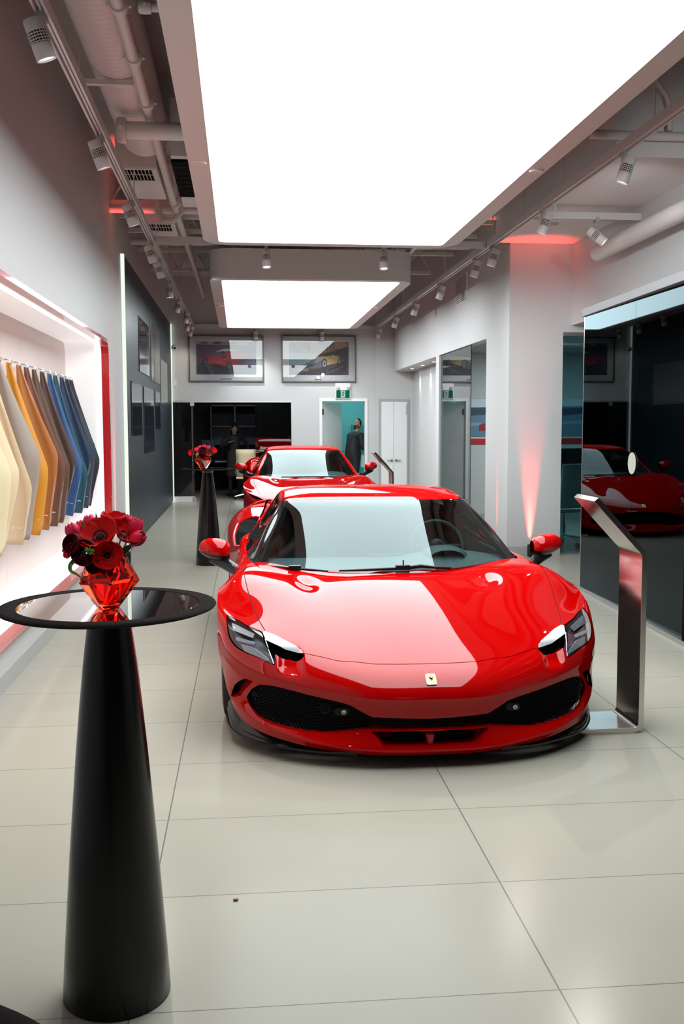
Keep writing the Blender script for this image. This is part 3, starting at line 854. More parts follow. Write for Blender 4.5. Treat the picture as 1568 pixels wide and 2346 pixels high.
def seat(parent, x, y):
    m = MB(); G = []
    for f in [i/10 for i in range(11)]:
        z = 0.34+0.62*f; yy = y+0.02+0.20*f; wv = 0.25 if f < 0.55 else 0.25-0.13*(f-0.55)/0.2 if f < 0.75 else 0.125*(1-max(0, (f-0.93)*6))
        G.append([(x+wv*cos(a), yy+0.06*sin(a)-0.03*abs(cos(a)), z) for a in [2*pi*k/20 for k in range(20)]])
    m.grid(G, closed_v=True); m.add(G[-1], [tuple(range(20))])
    b = build('seat_backrest', m, M_leather_d, parent)
    m = MB().box((x-0.25, y-0.45, 0.22), (x+0.25, y+0.06, 0.36)); build('seat_cushion', m, M_leather_d, parent, bevel=0.05, bseg=4)

def build_car(root, variant=0):
    if variant == 0:
        T = lambda A: np.array(A, float)
        sx = sy = sz = 1.0
    else:
        sx, sy, sz = 0.975, 1.17, 1.085
        T = lambda A: np.array(A, float)*np.array([sx, sy, sz])
    G = front_surface(9, 9)
    S = Surf(G)
    LB = dict(hood=1, gap=2, headlight=3, blade=4, dark=5, grille=6, side=7, duct=8)
    outl = {k: [tuple(q) for q in v] for k, v in OUT.items()}
    hood = outl['seamf']+[outl['blade'][k] for k in (5, 4, 3, 2)]+outl['seams']+[(0.79, 2), (-0.02, 2)]
    gapA = strip(outl['seamf'][:-1]+[(outl['blade'][6][0]-0.005, outl['blade'][6][1]-0.0015)], 0.0019); gapB = strip(outl['seams'], 0.0022); gapC = strip(outl['fseam'], 0.0012)
    if variant == 0:
        seq = [('headlight', outl['headlight']), ('blade', outl['blade']), ('dark', outl['dark']), ('grille', outl['grille']), ('side', outl['side']), ('duct', outl['duct'])]
    else:   # slim lamps, one wide grille
        seq = [('headlight', [(0.945,0.80),(0.90,0.765),(0.82,0.70),(0.74,0.645),(0.665,0.60),(0.67,0.585),(0.74,0.605),(0.82,0.645),(0.90,0.715)]),
               ('grille', [(-0.02,0.16),(0.45,0.17),(0.62,0.21),(0.70,0.27),(0.66,0.33),(0.50,0.315),(0.30,0.29),(-0.02,0.285)])]
    for n, po in seq: S.cut(po)
    for po in (gapA, gapB, gapC): S.cut(po)
    S.index()
    S.label(hood, 1)
    for po in (gapA, gapB, gapC): S.label(po, 2)
    for n, po in seq: S.label(po, LB[n])
    S.index()
    def sc(d):
        V, N, Fc = d
        if variant == 0: return d
        return [Vector((v.x*sx, v.y*sy, v.z*sz)) for v in V], [Vector((n.x/sx, n.y/sy, n.z/sz)).normalized() for n in N], Fc
    wall = (0, 0.045, 0)
    body = part('front_body', sc(S.take([0], rims=(((6,), (0, 0.04, 0.004)), ((7,), (0.01, 0.09, 0)), ((8,), (0, 0.10, 0.012)), ((5,), (-0.012, 0.075, -0.03)), ((3, ), (0, 0.014, -0.006)), ((2,), (0, 0.012, -0.008))))), M_paint, root)
    part('bonnet', sc(S.take([1], rims=(((4, 5, 3), (0, 0.02, -0.02)), ((2,), (0, 0.008, -0.012))))), M_paint, root)
    part('shut_line', sc(S.take([2], off=-0.007)), M_plastic, root)
    for sg in (1, -1):
        lens = part('headlight', sc(S.take([3], off=-0.002)), M_lampglass, root, side=sg)
        part('lamp_housing', sc(S.take([3], off=-0.035)), M_lamp, lens, side=sg)
        part('lamp_rim', sc(S.take([3], off=-0.002, rims=())) if False else lamp_rim(S, seq[0][1], sx, sy, sz), M_gloss_black, lens, side=sg)
        if variant == 0:
            lamp_inside(S, lens, sg)
            part('headlight_blade', S.take([4], off=0.0005, rims=(((5, 3), (0, 0.05, -0.012)),)), M_blade, root, side=sg)
            part('lamp_intake', S.take([5], off=-0.02, shift=(-0.006, 0.06, -0.025)), M_plastic, root, side=sg)
            part('side_intake', S.take([7], shift=(0.008, 0.085, 0)), M_plastic, root, side=sg)
    back = part('grille_backing', sc(S.take([6], shift=(0, 0.075, 0.0))), M_black, root)
    gp = seq[3][1] if variant == 0 else seq[1][1]
    part('honeycomb_grille', sc(hex_lattice(S, gp, 0.0155, 0.0011, 0.022)), M_carbon, root)
    if variant == 0:
        part('grille_sill', S.take([8], off=-0.1, shift=(0, 0.06, 0.0)), M_paint, root)
        # lower duct: two dark mouths with a fin between them
        m = MB()
        for sg in (1, -1):
            o = []
            for k in range(24):
                a = 2*pi*k/24
                o.append((sg*(0.095+0.075*np.sign(cos(a))*abs(cos(a))**0.7), 0.088, 0.118+0.028*np.sign(sin(a))*abs(sin(a))**0.7))
            m.prism(o, (0, 0.03, 0))
        build('duct_mouth', m, M_black, root)
        m = MB().prism([(-0.012, 0.10, 0.09), (0.012, 0.10, 0.09), (0.022, 0.10, 0.155), (-0.022, 0.10, 0.155)], (0, -0.055, 0))
        build('duct_fin', m, M_paint, root, bevel=0.008, bseg=3)
        # sensors in the grille
        for (q, r, nm) in (((0.40, 0.262), 0.020, 'camera_sensor'), ((-0.40, 0.262), 0.020, 'camera_sensor'), ((0.795, 0.404), 0.012, 'parking_sensor'), ((-0.795, 0.404), 0.012, 'parking_sensor'), ((-0.475, 0.285), 0.0, 'tow_cap')):
            h = S.at((abs(q[0]), q[1]))[0]; sgn = 1 if q[0] > 0 else -1
            c = (sgn*h.x, h.y+0.012, h.z)
            if nm == 'tow_cap':
                m = MB().lathe([(0.021, 0), (0.024, 0.003), (0.026, 0)], c, 32, (0, -1, 0.1)); build(nm, m, M_plastic, root)
            else:
                m = MB()
                if r > 0.015:
                    o = [(c[0]+x, c[1], c[2]+z) for x, z in rrect(-0.034, -0.018, 0.034, 0.018, 0.017, 6)]
                    m.prism(o, (0, 0.012, 0))
                    b = build(nm, m, M_plastic, root)
                    build('camera_eye', MB().lathe([(0.0, 0.001), (0.006, 0.002), (0.0065, 0.006), (0.011, 0.006), (0.012, 0)], (c[0]+0.008, c[1], c[2]), 24, (0, -1, 0)), M_satin, b)
                else:
                    m.lathe([(0, 0.004), (r*0.7, 0.004), (r*0.8, 0.002), (r, 0.003), (r*1.1, 0)], c, 24, (0, -1, 0.1)); build(nm, m, M_plastic, root)
        # black side blades of the splitter
        inn = [(.33,.06,.071),(.47,.095,.080),(.65,.185,.100),(.776,.29,.119),(.848,.405,.137),(.895,.50,.17),(.918,.575,.21)]
        outr = [(.335,.052,.069),(.475,.075,.064),(.66,.185,.058),(.812,.335,.046),(.885,.45,.048),(.918,.545,.060),(.938,.66,.110)]
        I2 = cr_refine(np.array(inn)[:, None], 6)[:, 0]; O2 = cr_refine(np.array(outr)[:, None], 6)[:, 0]
        for sg in (1, -1):
            Gd = []
            for a, b in zip(I2, O2):
                lip = b+np.array([0.004, -0.004, 0.012])
                Gd.append([(sg*q[0], q[1], q[2]) for q in (a+np.array([-0.03, 0.03, -0.012]), a*0.5+b*0.5+np.array([0, 0, -0.012]), b, lip, b+np.array([-0.012, 0.012, 0.008]), a*0.5+b*0.5+np.array([0, 0, 0.004]), a+np.array([-0.02, 0.03, 0.004]))])
            build('splitter_blade', MB().grid(Gd, closed_v=True), M_carbon, root, angle=50)
    # badge on the nose
    h, n = S.at((0.0001, 0.402*cos(PA)+0.045*sin(PA)))
    h = Vector((0, h.y*sy, h.z*sz)); n = Vector((0, n.y, n.z)).normalized()
    if n.y > 0: n = -n
    badge(root, h, n)
    # ---- greenhouse
    H = refine_grid(T(CAR_H), 8, 8); H = fair(H, 6)
    q = 8
    gridpart('windscreen', H[:3*q+1, :3*q+1], M_carglass, root, sym=True)
    for sg in (1, -1): gridpart('pillar', H[:3*q+3, 3*q:4*q+1], M_gloss_black if variant == 0 else M_paint, root, side=sg)
    gridpart('roof', H[3*q:10*q+1, :4*q+1] if True else None, M_paint, root, sym=True)
    for sg in (1, -1): gridpart('side_window', H[:5*q+1, 4*q:6*q+1], M_sideglass, root, side=sg)
    for sg in (1, -1): gridpart('rear_quarter', H[5*q:, 4*q:6*q+1], M_paint, root, side=sg)
    # dark ceramic edge of the screen
    if variant == 0:
        for sg in (1, -1): gridpart('screen_edge', H[:3*q+1, 3*q-2:3*q+1]+np.array([0, 0.002, -0.002]), M_black, root, side=sg)
        top = H[3*q-1:3*q+1, :3*q+1]+np.array([0, 0.002, -0.002]); gridpart('screen_edge', top, M_black, root, sym=True)
    else:
        for sg in (1, -1): gridpart('screen_edge', H[:3*q+1, 3*q-5:3*q+1]+np.array([0, 0.002, -0.002]), M_black, root, side=sg)
        gridpart('screen_edge', H[3*q-4:3*q+1, :3*q+1]+np.array([0, 0.002, -0.002]), M_black, root, sym=True)
        # scuttle panel closes bonnet and screen
    # ---- flanks
    Sd = refine_grid(T(CAR_S), 8, 8, sym=False); Sd = fair(Sd, 4, sym=False)
    for sg in (1, -1): gridpart('flank', Sd, M_paint, root, side=sg)
    # rear closing panel
    m = MB(); e = H[-1]; o = [(sgx*v[0], v[1], v[2]) for sgx, rng in ((1, e), ) for v in rng]
    last = Sd[-1]
    ol = [tuple(v) for v in e]+[tuple(v) for v in last[1:]]
    full = ol+[(-x, y, z) for x, y, z in ol[::-1]]
    m.add(full, [tuple(range(len(full)))]); build('rear_panel', m, M_paint, root, smooth=False)
    # deck between the greenhouse foot and the shoulders (black seal)
    # underbody, wheel housings, cabin tub
    u = MB(); u.box((-0.62*sx, 0.62*sy, 0.10), (0.62*sx, 4.3*sy, 0.20)); u.box((-0.84*sx, 1.42*sy, 0.10), (0.84*sx, 3.1*sy, 0.2)); u.box((-0.72*sx, 0.25*sy, 0.085), (0.72*sx, 0.7*sy, 0.15)); u.box((-0.3*sx, 0.12*sy, 0.075), (0.3*sx, 0.3*sy, 0.10))
    u.box((-0.74*sx, 0.66*sy, 0.15), (0.74*sx, 0.70*sy, 0.42*sz))
    build('underbody', u, M_black, root, smooth=False)
    for sg in (1, -1):
        for yc in (0.97, 3.57):
            wl = MB(); Gd = []
            for k in range(25):
                a = pi*(-0.08+1.16*k/24)
                Gd.append([(sg*x*sx, (yc+rr_*cos(a))*sy, (0.345+rr_*0.97*sin(a))*sz) for x, rr_ in (((0.68, 0.26), (0.80, 0.30), (0.90, 0.305), (0.945, 0.305)) if yc < 2 else ((0.68, 0.27), (0.80, 0.318), (0.90, 0.328), (0.965, 0.332)) if yc < 2 else ((0.68, 0.27), (0.80, 0.318), (0.90, 0.328), (0.965, 0.332)) if yc < 2 else ((0.68, 0.27), (0.80, 0.318), (0.90, 0.328), (0.965, 0.332)) if yc < 2 else ((0.68, 0.27), (0.80, 0.318), (0.90, 0.328), (0.965, 0.332)) if yc < 2 else ((0.68, 0.27), (0.80, 0.318), (0.90, 0.328), (0.965, 0.332)) if yc < 2 else ((0.68, 0.30), (0.80, 0.345), (0.90, 0.368), (0.965, 0.374)))])
            wl.grid(Gd)
            wl.box((sg*0.58*sx-0.01, (yc-0.36)*sy, 0.12), (sg*0.58*sx+0.01, (yc+0.36)*sy, 0.52*sz))
            build('wheel_housing', wl, M_black, root)
    for sg in (1, -1):
        make_wheel(root, sg*0.838*sx, 0.97*sy, 0.325, 0.245, sg); make_wheel(root, sg*0.815*sx, 3.57*sy, 0.345, 0.30, sg)
        make_mirror(root, sg, 1, dy=0.0 if variant == 0 else 0.21, dz=0.0 if variant == 0 else 0.115, xb=0 if variant == 0 else -0.03)
    # ---- cabin
    c = MB(); c.box((-0.78*sx, 1.5*sy, 0.2), (0.78*sx, 3.1*sy, 0.24)); c.box((-0.6*sx, 2.75*sy, 0.2), (0.6*sx, 2.8*sy, 0.97*sz)); c.box((-0.74*sx, 1.30*sy, 0.22), (0.74*sx, 1.34*sy, 0.70*sz))
    for sg in (1, -1): c.box((sg*0.80*sx-0.02, 1.5*sy, 0.2), (sg*0.80*sx+0.02, 2.9*sy, 0.74*sz))
    build('cabin_tub', c, M_leather_d, root, smooth=False)
    D = [[(-0.74,1.36,.70),(-0.4,1.28,.702),(0,1.25,.705),(0.4,1.28,.702),(0.74,1.36,.70)],
         [(-0.745,1.50,.745),(-0.4,1.47,.748),(0,1.46,.752),(0.4,1.47,.752),(0.745,1.50,.745)],
         [(-0.75,1.66,.752),(-0.4,1.68,.75),(0,1.68,.75),(0.4,1.66,.79),(0.75,1.66,.752)],
         [(-0.755,1.76,.72),(-0.4,1.78,.70),(0,1.78,.69),(0.4,1.78,.76),(0.755,1.76,.72)],
         [(-0.755,1.76,.50),(-0.4,1.80,.48),(0,1.80,.45),(0.4,1.80,.50),(0.755,1.76,.50)]]
    D = cr_refine(T(D), 6); D = cr_refine(D.transpose(1, 0, 2), 8).transpose(1, 0, 2)
    m = MB().grid([[tuple(v) for v in r] for r in D]); d = build('dashboard', m, M_leather_t, root, angle=70)
    if variant == 0:
        m = MB(); Gd = []
        for k in range(13):       # instrument hood
            a = pi*k/12
            Gd.append([(0.37+0.135*cos(a)*f, yy, 0.765+0.055*sin(a)*f) for f, yy in ((0.75, 1.50), (1.0, 1.56), (1.02, 1.66), (0.93, 1.70))])
        m.grid(Gd); build('instrument_hood', m, M_leather_t, d)
        m = MB(); ax = Vector((0, -0.92, 0.38)).normalized(); ce = Vector((0.37, 1.84, 0.79))
        a1 = Vector((1, 0, 0)); a2 = ax.cross(a1)
        m.tube([ce+(a1*cos(t)+a2*sin(t))*0.165 for t in [2*pi*k/48 for k in range(48)]], 0.014, 10, closed=True)
        m.tube([ce-a1*0.15, ce-a1*0.05, ce+a1*0.05, ce+a1*0.15], 0.014, 8); m.tube([ce, ce-a2*0.15 if a2.z > 0 else ce+a2*0.15], 0.016, 8)
        m.ball(ce, 0.05, 16, 10, (1, 0.6, 1)); build('steering_wheel', m, M_leather_d, root)
        for sx_ in (-0.55, -0.10):
            m = MB().lathe([(0, 0.006), (0.035, 0.006), (0.04, 0)], (sx_, 1.70, .745), 24); 
        m = MB().box((-0.09, 1.60, .748), (0.13, 1.66, .775)); build('dash_vent', m, M_plastic, d, bevel=0.01)
        m = MB().prism([(-0.09, 1.985, 1.066), (0.09, 1.985, 1.066), (0.055, 1.90, 1.012), (-0.055, 1.90, 1.012)], (0, 0.03, -0.012)); build('camera_pod', m, M_plastic, root, bevel=0.006)
        m = MB().box((-0.10, 2.10, 0.985), (0.10, 2.12, 1.045)); build('rear_view_mirror', m, M_plastic, root, bevel=0.015)
        # wipers
        m = MB(); m.tube([(-.31, 1.205, .737), (-.15, 1.20, .741), (0.0, 1.215, .743), (.08, 1.225, .745)], [.006, .009, .010, .010], 8)
        m.tube([(.08, 1.225, .745), (.16, 1.24, .752), (.25, 1.235, .742), (.34, 1.24, .737)], [.013, .012, .009, .006], 8)
        m.box((.015, 1.205, .735), (.095, 1.25, .762)); m.box((.055, 1.22, .75), (.062, 1.23, .79)); build('wiper', m, M_carbon, root, bevel=0.003)
        m = MB(); m.tube([(-.715, 1.385, .745), (-.60, 1.318, .742), (-.45, 1.255, .736), (-.37, 1.225, .733)], [.006, .008, .008, .005], 8)
        m.box((-.59, 1.28, .735), (-.52, 1.32, .758)); build('wiper', m, M_carbon, root, bevel=0.004)
    else:
        m = MB(); m.tube([(-.40, 1.45, .80), (0, 1.425, .803), (.42, 1.45, .80)], .009, 8); build('wiper', m, M_carbon, root)
        m = MB(); Gd = []
        ws = H[0]
        for v in ws[:3*q+1]: Gd.append([tuple(v), (v[0], v[1]-0.10, v[2]-0.035)])
        Gm = [[(-a[0], a[1], a[2]) for a in r] for r in Gd[::-1]]
        build('scuttle_panel', MB().grid(Gm[:-1]+Gd), M_paint, root)
    for sg in (0.38, -0.38): seat(root, sg*sx, 2.25*sy)
    # ---- rear fender intakes
    if variant == 0:
        for sg in (1, -1):
            o = [(.895,2.50,.712),(.902,2.56,.76),(.893,2.68,.80),(.868,2.82,.842),(.825,2.92,.862),(.76,2.98,.868),(.725,2.96,.862),(.755,2.78,.80),(.80,2.60,.74),(.84,2.50,.712)]
            o3 = [Vector((sg*(x+0.012), y-0.055, z+0.020)) for x, y, z in o]
            c3 = sum(o3, Vector())/len(o3)
            m = MB(); m.add([tuple(v) for v in o3], [tuple(range(len(o3)))])
            fi = build('fender_intake', m, M_black, root, smooth=False)
            e1 = Vector((0.55*sg, -0.35, -0.42)).normalized()
            fr = MB().tube([tuple(v+Vector((0, -0.004, 0.002))) for v in [Vector(p_) for p_ in cr_refine(np.array([tuple(v) for v in o3+[o3[0]]])[:, None], 4)[:-1, 0]]], 0.011, 8, closed=True)
            build('intake_lip', fr, M_paint, fi)
            # honeycomb bars in the intake plane
            nrm = Vector((0, 0, 0))
            for i in range(len(o3)): nrm += (o3[i]-c3).cross(o3[(i+1) % len(o3)]-c3)
            nrm.normalize()
            if nrm.y > 0: nrm = -nrm
            ax1 = Vector((1, 0, 0)); ax1 = (ax1-nrm*ax1.dot(nrm)).normalized(); ax2 = nrm.cross(ax1)
            P2 = [((v-c3).dot(ax1), (v-c3).dot(ax2)) for v in o3]
            hb = MB(); pt_ = 0.021; a_ = pt_/sqrt(3); seen = set()
            for r in range(-9, 10):
                for k in range(-9, 10):
                    cx, cy = k*pt_+(pt_/2 if r % 2 else 0), r*a_*1.5
                    cs = [(cx+a_*sin(pi/3*i), cy+a_*cos(pi/3*i)) for i in range(6)]
                    for i in range(6):
                        p_, q_ = cs[i], cs[(i+1) % 6]
                        ky = (round((p_[0]+q_[0])/2, 4), round((p_[1]+q_[1])/2, 4))
                        if ky in seen: continue
                        seen.add(ky)
                        if not in_poly(np.array([ky]), P2)[0]: continue
                        hb.tube([tuple(c3+ax1*p_[0]+ax2*p_[1]+nrm*0.004), tuple(c3+ax1*q_[0]+ax2*q_[1]+nrm*0.004)], 0.0017, 4, cap=False)
            build('intake_mesh', hb, M_plastic, fi)
    S.done()

def lamp_rim(S, poly, sx, sy, sz):
    """thin dark border round a headlamp"""
    P = dens(poly+[poly[0]], k=4)
    V, N, Fc = [], [], []
    c = np.mean(np.array(poly), 0)
    pts = []
    for q in P:
        h = S.at(q)
        if h[0] is None: continue
        q2 = np.array(q)+(c-np.array(q))/max(1e-6, np.linalg.norm(c-np.array(q)))*0.0045
        h2 = S.at(tuple(q2))
        if h2[0] is None: continue
        up = Vector((0, -0.0012, 0.0006))
        pts.append((h[0]+up, h2[0]+up))
    for a, b in pts:
        for v in (a, b): V.append(Vector((v.x*sx, v.y*sy, v.z*sz))); N.append(Vector((0.3, -0.8, 0.5)).normalized())
    for i in range(len(pts)-1):
        f = (2*i, 2*i+1, 2*i+3, 2*i+2); Fc.append(f)
    return V, N, Fc

def lamp_inside(S, lens, sg):
    """light modules behind the lamp cover"""
    def at(q, d):
        h = S.at(q)[0]; return Vector((sg*h.x, h.y+d*0.9, h.z-d*0.35))
    def slab(qs, d, t, name, m):
        o = [at(q, d) for q in qs]; mm = MB().prism([tuple(v) for v in o], (0, t, -t*0.3)); return build(name, mm, m, lens, bevel=0.002)
    slab([(0.905, 0.80), (0.88, 0.782), (0.79, 0.705), (0.80, 0.675), (0.90, 0.745)], 0.020, 0.012, 'upper_module', mat('smoked lamp module', (0.07, 0.075, 0.085), 0.35, coat=0.3))
    slab([(0.885, 0.70), (0.788, 0.648), (0.792, 0.630), (0.882, 0.678)], 0.016, 0.012, 'light_bar', M_led)
    slab([(0.86, 0.655), (0.79, 0.615), (0.735, 0.555), (0.722, 0.528), (0.80, 0.578), (0.845, 0.612)], 0.022, 0.010, 'lower_module', mat('grey lamp shelf', (0.16, 0.17, 0.185), 0.3, coat=0.6))
    a, b = at((0.742, 0.66), 0.004), at((0.7045, 0.512), 0.004)
    build('edge_strip', MB().tube([tuple(a), tuple((a+b)/2+Vector((sg*0.001, 0, 0))), tuple(b)], 0.0022, 6), M_chrome, lens)

HORSE = [(-.05,-.42),(.02,-.36),(.05,-.22),(.12,-.12),(.20,-.20),(.17,-.34),(.24,-.36),(.28,-.18),(.24,-.05),(.20,.05),(.26,.14),(.36,.20),(.40,.36),(.33,.42),(.32,.28),(.22,.22),(.12,.18),(.02,.16),(-.05,.22),(-.08,.34),(-.16,.44),(-.20,.36),(-.32,.30),(-.33,.24),(-.22,.22),(-.18,.12),(-.28,.08),(-.36,.14),(-.38,.06),(-.26,-.02),(-.16,-.02),(-.10,-.12),(-.12,-.26)]
def badge(root, h, n):
    up = Vector((0, 0, 1)); up = (up-n*up.dot(n)).normalized(); rt = Vector((1, 0, 0))
    def pl(pts, d): return [tuple(h+rt*x+up*y+n*d) for x, y in pts]
    O = rrect(-0.0225, -0.031, 0.0225, 0.031, 0.006, 4); I = rrect(-0.0195, -0.028, 0.0195, 0.028, 0.004, 4)
    m = MB().prism(pl(O, -0.004), n*0.0085); b = build('badge', m, M_chrome, root, smooth=False)
    m = MB().prism(pl(I, 0.0045), n*0.0006); build('badge_field', m, mat('badge yellow', (0.85, 0.62, 0.03), 0.3, coat=0.8), b, smooth=False)
    m = MB().prism(pl([(x*0.028, y*0.030+0.002) for x, y in HORSE], 0.0052), n*0.0004); build('badge_horse', m, M_black, b, smooth=False)

car1 = thing('sports_car', 'low red mid-engined sports car with black honeycomb grille, nearest the camera', 'car', (0.8495, 4.319, 0), -0.0067)
build_car(car1, 0)
car2 = thing('sports_car', 'red front-engined coupe parked behind the nearer low sports car', 'car', (1.00, 13.22, 0), 0.0)
build_car(car2, 1)
# ================================================================== FIXTURES
# ---- swatch niche ---------------------------------------------------------
ORD = ['first', 'second', 'third', 'fourth', 'fifth', 'sixth', 'seventh', 'eighth', 'ninth', 'tenth', 'eleventh', 'twelfth', 'thirteenth', 'fourteenth', 'fifteenth', 'sixteenth']
M_redlip = mat('red niche frame', (0.55, 0.012, 0.016), 0.22, coat=0.8)
M_reveal_glow = mat('niche reveal added glow', (0.80, 0.79, 0.79), 0.4, emit=(1.0, 0.97, 0.965), estr=0.42)  # glow added to the reveal surface so it reads as strongly strip-lit
def tile_panel_mat():
    m = mat('pale rose panel', (0.74, 0.63, 0.59), 0.5)
    return m
nc = thing('display_niche', 'long rounded red-framed wall niche glowing white behind hanging leather hides', 'display niche', (XL, (NY0+NY1)/2, (NZ0+NZ1)/2))
hy, hz = (NY1-NY0)/2, (NZ1-NZ0)/2
def rr3(x, e, r, n=8): return [(x, a, b) for a, b in rrect(-hy-e, -hz-e, hy+e, hz+e, r, n)]
m = MB()
ring(m, rr3(0.0, 0.03, 0.15), rr3(0.045, 0.03, 0.15)); ring(m, rr3(0.045, 0.03, 0.15), rr3(0.045, -0.004, 0.12)); ring(m, rr3(0.045, -0.004, 0.12), rr3(-0.03, -0.004, 0.12))
build('frame', m, M_redlip, nc, angle=50)
m = MB(); ring(m, rr3(-0.03, -0.004, 0.12), rr3(-ND, -0.004, 0.12)); build('reveal', m, M_reveal_glow, nc, angle=50)
# square corners of the wall hole behind the rounded frame
m = MB()
for sy in (1, -1):
    for sz in (1, -1):
        c = [(0.004, sy*(hy+0.03), sz*(hz+0.03)), (0.004, sy*(hy-0.2), sz*(hz+0.03))]
P = rr3(0.003, 0.0, 0.12); Q = [(0.003, a, b) for a, b in rrect(-hy-0.001, -hz-0.001, hy+0.001, hz+0.001, 0.0005, 8)]
ring(m, P, Q); build('backing_frame', m, M_wall, nc, smooth=False)
m = MB()
npan = 9; wv = 2*hy/npan
for k in range(npan):
    m.box((-ND-0.02, -hy+k*wv+0.0015, -hz), (-ND, -hy+(k+1)*wv-0.0015, hz))
build('back_panel', m, tile_panel_mat(), nc, smooth=False)
M_led_strip = emit_mat('niche LED strip', (1.0, 0.96, 0.95), NICHE_L*3)
m = MB(); ring(m, rr3(-0.055, -0.010, 0.115), rr3(-0.085, -0.010, 0.115)); build('light_strip', m, M_led_strip, nc)
# hook rail
M_hook = mat('chrome hook', (0.7, 0.7, 0.7), 0.15, metal=1.0)
HIDES = [  # y, colour, wording
 (6.15, (0.86, 0.80, 0.62), 'ivory'), (6.47, (0.84, 0.74, 0.48), 'pale cream'), (6.80, (0.78, 0.64, 0.40), 'cream'), (7.12, (0.70, 0.52, 0.33), 'light tan'),
 (7.45, (0.36, 0.30, 0.25), 'grey taupe'), (7.79, (0.66, 0.27, 0.012), 'bright ochre orange'), (8.13, (0.46, 0.17, 0.035), 'tan orange'),
 (8.41, (0.17, 0.062, 0.036), 'red-brown'), (8.72, (0.115, 0.058, 0.030), 'mid brown'), (9.06, (0.085, 0.042, 0.032), 'dark brown'),
 (9.41, (0.035, 0.105, 0.27), 'bright blue'), (9.69, (0.008, 0.075, 0.115), 'dark teal'), (10.04, (0.014, 0.040, 0.095), 'navy blue'),
 (10.33, (0.035, 0.045, 0.070), 'slate blue'), (10.58, (0.022, 0.026, 0.036), 'charcoal')]
rl = thing('hook_rail', 'thin chrome hook rail across the niche back above the hides', 'rail', (XL-ND, 0, 2.05)); RX = RY = RZ = 0.0
m = MB()
for (y, c, n) in HIDES: m.tube([(RX, RY+y-0.01, RZ), (RX+0.07, RY+y-0.01, RZ)], 0.004, 6); m.tube([(RX+0.07, RY+y-0.14, RZ), (RX+0.07, RY+y+0.14, RZ)], 0.004, 6)
build('rail_bars', m, M_hook, rl)
for (y, c, n) in HIDES:
    build('hook', MB().tube([(RX+0.075, RY+y, RZ+0.006), (RX+0.082, RY+y, RZ-0.012), (RX+0.088, RY+y, RZ-0.03), (RX+0.08, RY+y, RZ-0.04)], 0.006, 6), M_hook, rl)
M_print = mat('white stamp', (0.8, 0.8, 0.8), 0.5)
def make_hide(y, col, word, k):
    """leather hide hung by one corner, falling in folds (a folded sheet)"""
    rnd = random.Random(k*13+5)
    nm = {'ivory': 'ivory leather'}.get(word, word+' leather')
    m0 = mat(nm, col, 0.6, bump=0.25, bscale=400, sheen=0.15)
    G = []; nu, nv = 26, 25
    L = 1.29; ph = rnd.uniform(0, 6); xb = XL-ND+0.055
    ws = rnd.uniform(0.92, 1.08); cu = rnd.uniform(0.54, 0.74); lw = rnd.uniform(0.05, 0.13)
    for i in range(nu+1):
        u = i/nu; row = []
        wmax = 0.035+0.235*ws*min(1, u/cu)**1.1-lw*smooth01((u-cu)/(1.05-cu)); wmax = float(wmax)
        for j in range(nv):
            v = j/(nv-1)
            amp = 0.010+0.045*u
            # sheet folded in two: v 0..0.5 forward, 0.5..1 back again
            f = 1-abs(2*v-1)
            x = xb+0.02*u+wmax*f**0.9
            side = -1 if v < 0.5 else 1
            yy = y+side*(0.008+0.030*u*(0.4+0.6*sin(pi*f)))+amp*0.5*sin(2.3*pi*f+ph)+0.05*u*f
            zz = 2.035-L*u-(0.03*f if v < 0.5 else -0.02*f)*u+ (0.06*(f-0.5)*u if v >= 0.5 else 0) - 0.02*(1-u)*f
            row.append((x, yy, zz))
        G.append(row)
    t = thing('leather_hide', f'{word} leather hide hanging in the red-framed wall niche', 'leather hide', (xb, y, 2.035), group='leather hides in the niche')
    G = [[(a-xb, b-y, c-2.035) for a, b, c in r] for r in G]
    o = build('hide', MB().grid(G), m0, t, angle=75)
    md = o.modifiers.new('thickness', 'SOLIDIFY'); md.thickness = 0.0022; md.offset = 0
    # small white stamp near the lower edge
    r = G[nu-2]; a, b = Vector(r[7]), Vector(r[10]); d = (b-a).normalized(); up = Vector((0, 0, 1))
    n = d.cross(up).normalized()
    if n.y > 0: n = -n
    mm = MB()
    c0 = a+n*0.004+up*0.02
    def pl(pts, s): return [tuple(c0+d*(px*s)+up*(pz*s)) for px, pz in pts]
    mm.add(pl([(-.2,-.5),(.25,-.45),(.1,-.1),(.5,0),(.45,.4),(.1,.15),(0,.5),(-.35,.45),(-.15,.05),(-.5,-.1)], 0.019), [tuple(range(10))])
    mm.add(pl([(1.0,-.5),(1.06,-.5),(1.22,.5),(1.16,.5)], 0.019), [(0,1,2,3)])
    for q in range(5):
        x0 = 1.6+q*0.34; mm.add(pl([(x0,-.3),(x0+.22,-.3),(x0+.22,.12),(x0,.12)], 0.019), [(0,1,2,3)])
    build('stamp', mm, M_print, t, smooth=False)
for k, (y, c, n) in enumerate(HIDES): make_hide(y, c, n, k)

